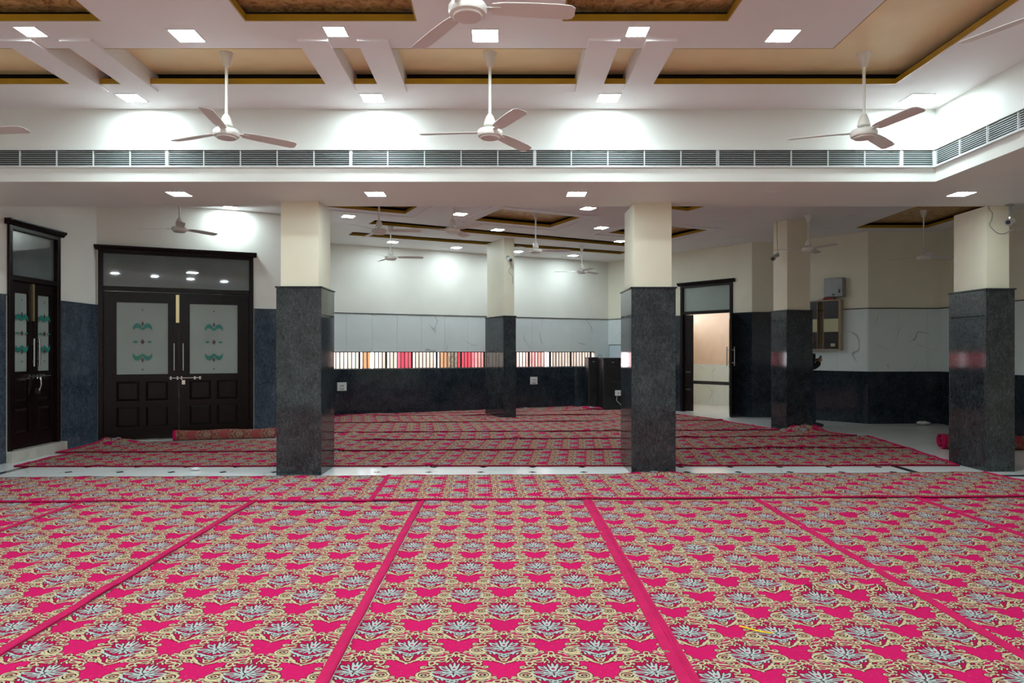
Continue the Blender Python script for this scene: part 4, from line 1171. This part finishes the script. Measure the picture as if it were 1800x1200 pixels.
skin('jacket', [(0,0,0.90),(0.0,0,1.12),(-0.01,0,1.28),(-0.01,0,1.40),(0.0,0,1.47),(0,0.17,1.40),(0.0,0.225,1.13),(0.15,0.165,1.195),(0.185,0.14,1.22),(0,-0.17,1.40),(0.02,-0.235,1.12),(0.17,-0.155,1.205),(0.20,-0.125,1.24)],
     [(0,1),(1,2),(2,3),(3,4),(3,5),(5,6),(6,7),(7,8),(3,9),(9,10),(10,11),(11,12)],
     [(0.15,0.185),(0.14,0.175),(0.145,0.19),(0.125,0.165),0.07,0.08,0.066,0.056,0.048,0.08,0.066,0.056,0.048], 'jacket', pn)
skin('jeans', [(0,0,0.95),(0.0,0.10,0.88),(0.02,0.11,0.50),(0.0,0.11,0.07),(0.0,-0.10,0.88),(0.07,-0.11,0.50),(0.10,-0.11,0.07)],
     [(0,1),(1,2),(2,3),(0,4),(4,5),(5,6)], [(0.13,0.16),0.10,0.075,0.062,0.10,0.075,0.062], 'denim', pn)
for x, y in ((0.0, 0.11), (0.10, -0.11)):
    skin('shoe', [(x-0.05,y,0.045),(x+0.04,y,0.05),(x+0.15,y,0.036),(x+0.20,y,0.03)], [(0,1),(1,2),(2,3)], [(0.042,0.042),(0.044,0.046),(0.045,0.034),(0.035,0.026)], 'shoe', pn, 0, 2)
hd = MB()
def blob(b, c, rx, ry, rz, n=16, m_=10):
    b.lathe([(max(0.001, math.cos(-math.pi/2 + math.pi * k / m_)), math.sin(-math.pi/2 + math.pi * k / m_)) for k in range(m_ + 1)], n)
    k = len(b.v) - n * (m_ + 1)
    b.v[k:] = [(c[0] + x * rx, c[1] + y * ry, c[2] + z * rz) for x, y, z in b.v[k:]]
blob(hd, (0.06, 0, 1.66), 0.095, 0.075, 0.115); blob(hd, (0.155, 0, 1.645), 0.016, 0.014, 0.022); blob(hd, (0.05, 0.078, 1.65), 0.02, 0.01, 0.03); blob(hd, (0.05, -0.078, 1.65), 0.02, 0.01, 0.03); blob(hd, (0.143, 0, 1.595), 0.008, 0.024, 0.006)
hd.build('head', 'skin', pn, smooth=True)
hr = MB(); blob(hr, (0.035, 0, 1.70), 0.1, 0.083, 0.09); hr.build('hair', 'hair', pn, smooth=True)
ey = MB(); blob(ey, (0.146, 0.03, 1.665), 0.008, 0.012, 0.006, 10, 6); blob(ey, (0.146, -0.03, 1.665), 0.008, 0.012, 0.006, 10, 6); ey.build('eyes', 'eye', pn, smooth=True)
for s in (1, -1):
    hx, hy, hz = (0.235, 0.095, 1.27) if s == 1 else (0.25, -0.075, 1.285)
    vs = [(hx - 0.03, hy, hz - 0.015), (hx, hy, hz)]; es = [(0, 1)]; rs = [0.026, 0.028]
    for k in range(4):
        b0 = len(vs)
        z = hz - 0.022 + k * 0.018
        vs += [(hx + 0.03, hy - 0.005 * s, z), (hx + 0.045, hy - 0.035 * s, z + 0.003), (hx + 0.028 - 0.003 * abs(k - 2), hy - 0.055 * s, z + 0.004)]
        es += [(1, b0), (b0, b0 + 1), (b0 + 1, b0 + 2)]; rs += [0.0095, 0.009, 0.008]
    b0 = len(vs); vs += [(hx + 0.004, hy - 0.03 * s, hz + 0.03), (hx + 0.012, hy - 0.055 * s, hz + 0.045)]; es += [(1, b0), (b0, b0 + 1)]; rs += [0.011, 0.009]
    skin('hand', vs, es, rs, 'skin', pn, 0, 1)
ph = tag(empty('phone', (6.13, 13.23, 1.295), R(0)), 'dark phone held up by the person behind the rear right column', 'phone')
pc = MB().box(-0.004, 0.004, -0.038, 0.038, -0.075, 0.075).build('case', 'black_plastic', ph, rot=(0, R(28), 0)); ease(pc, 0.003)
MB().box(-0.0055, -0.004, -0.034, 0.034, -0.07, 0.07).build('screen', mat('screen_blue', (0.03, 0.10, 0.14, 1), 0.1), ph, rot=(0, R(28), 0))

# ---------------------------------------------------------------- litter
def crumple(name, x, y, z, r, label, m):
    bm = bmesh.new(); bmesh.ops.create_icosphere(bm, subdivisions=3, radius=r)
    for v in bm.verts:
        k = 0.65 + 0.7 * abs(noise.noise(v.co * (3.2 / r) * 0.4 + Vector((x, y, 0)))) + 0.25 * noise.noise(v.co * (7 / r) * 0.4)
        v.co *= k; v.co.z *= 0.45
        v.co.x *= 1.5
    zmin = min(v.co.z for v in bm.verts)
    for v in bm.verts: v.co.z -= zmin
    me = bpy.data.meshes.new(name); bm.to_mesh(me); bm.free(); me.materials.append(MATS[m])
    tag(link(name, me, None, (x, y, z)), label, 'litter')
crumple('crumpled_tissue', -3.72, 8.28, 0.0, 0.045, 'small crumpled white tissue on the bare marble strip', 'white_plastic')
crumple('plastic_bag', 8.25, 13.4, 0.0, 0.09, 'crumpled clear plastic wrapper at the foot of the far right wall', 'white_plastic')
th = MB().tube(curve_pts([(-0.06, 0.05, 0.0), (-0.03, 0.015, 0.004), (0.0, 0.0, 0.0), (0.03, -0.03, 0.003), (0.08, -0.035, 0.0)]), 0.0045, 6).build('yellow_thread', mat('yellow_thread', (0.9, 0.6, 0.0, 1), 0.6), None, (1.29, 3.50, 0.014), smooth=True)
tag(th, 'short bright yellow thread lying on the carpet right of the middle', 'thread')
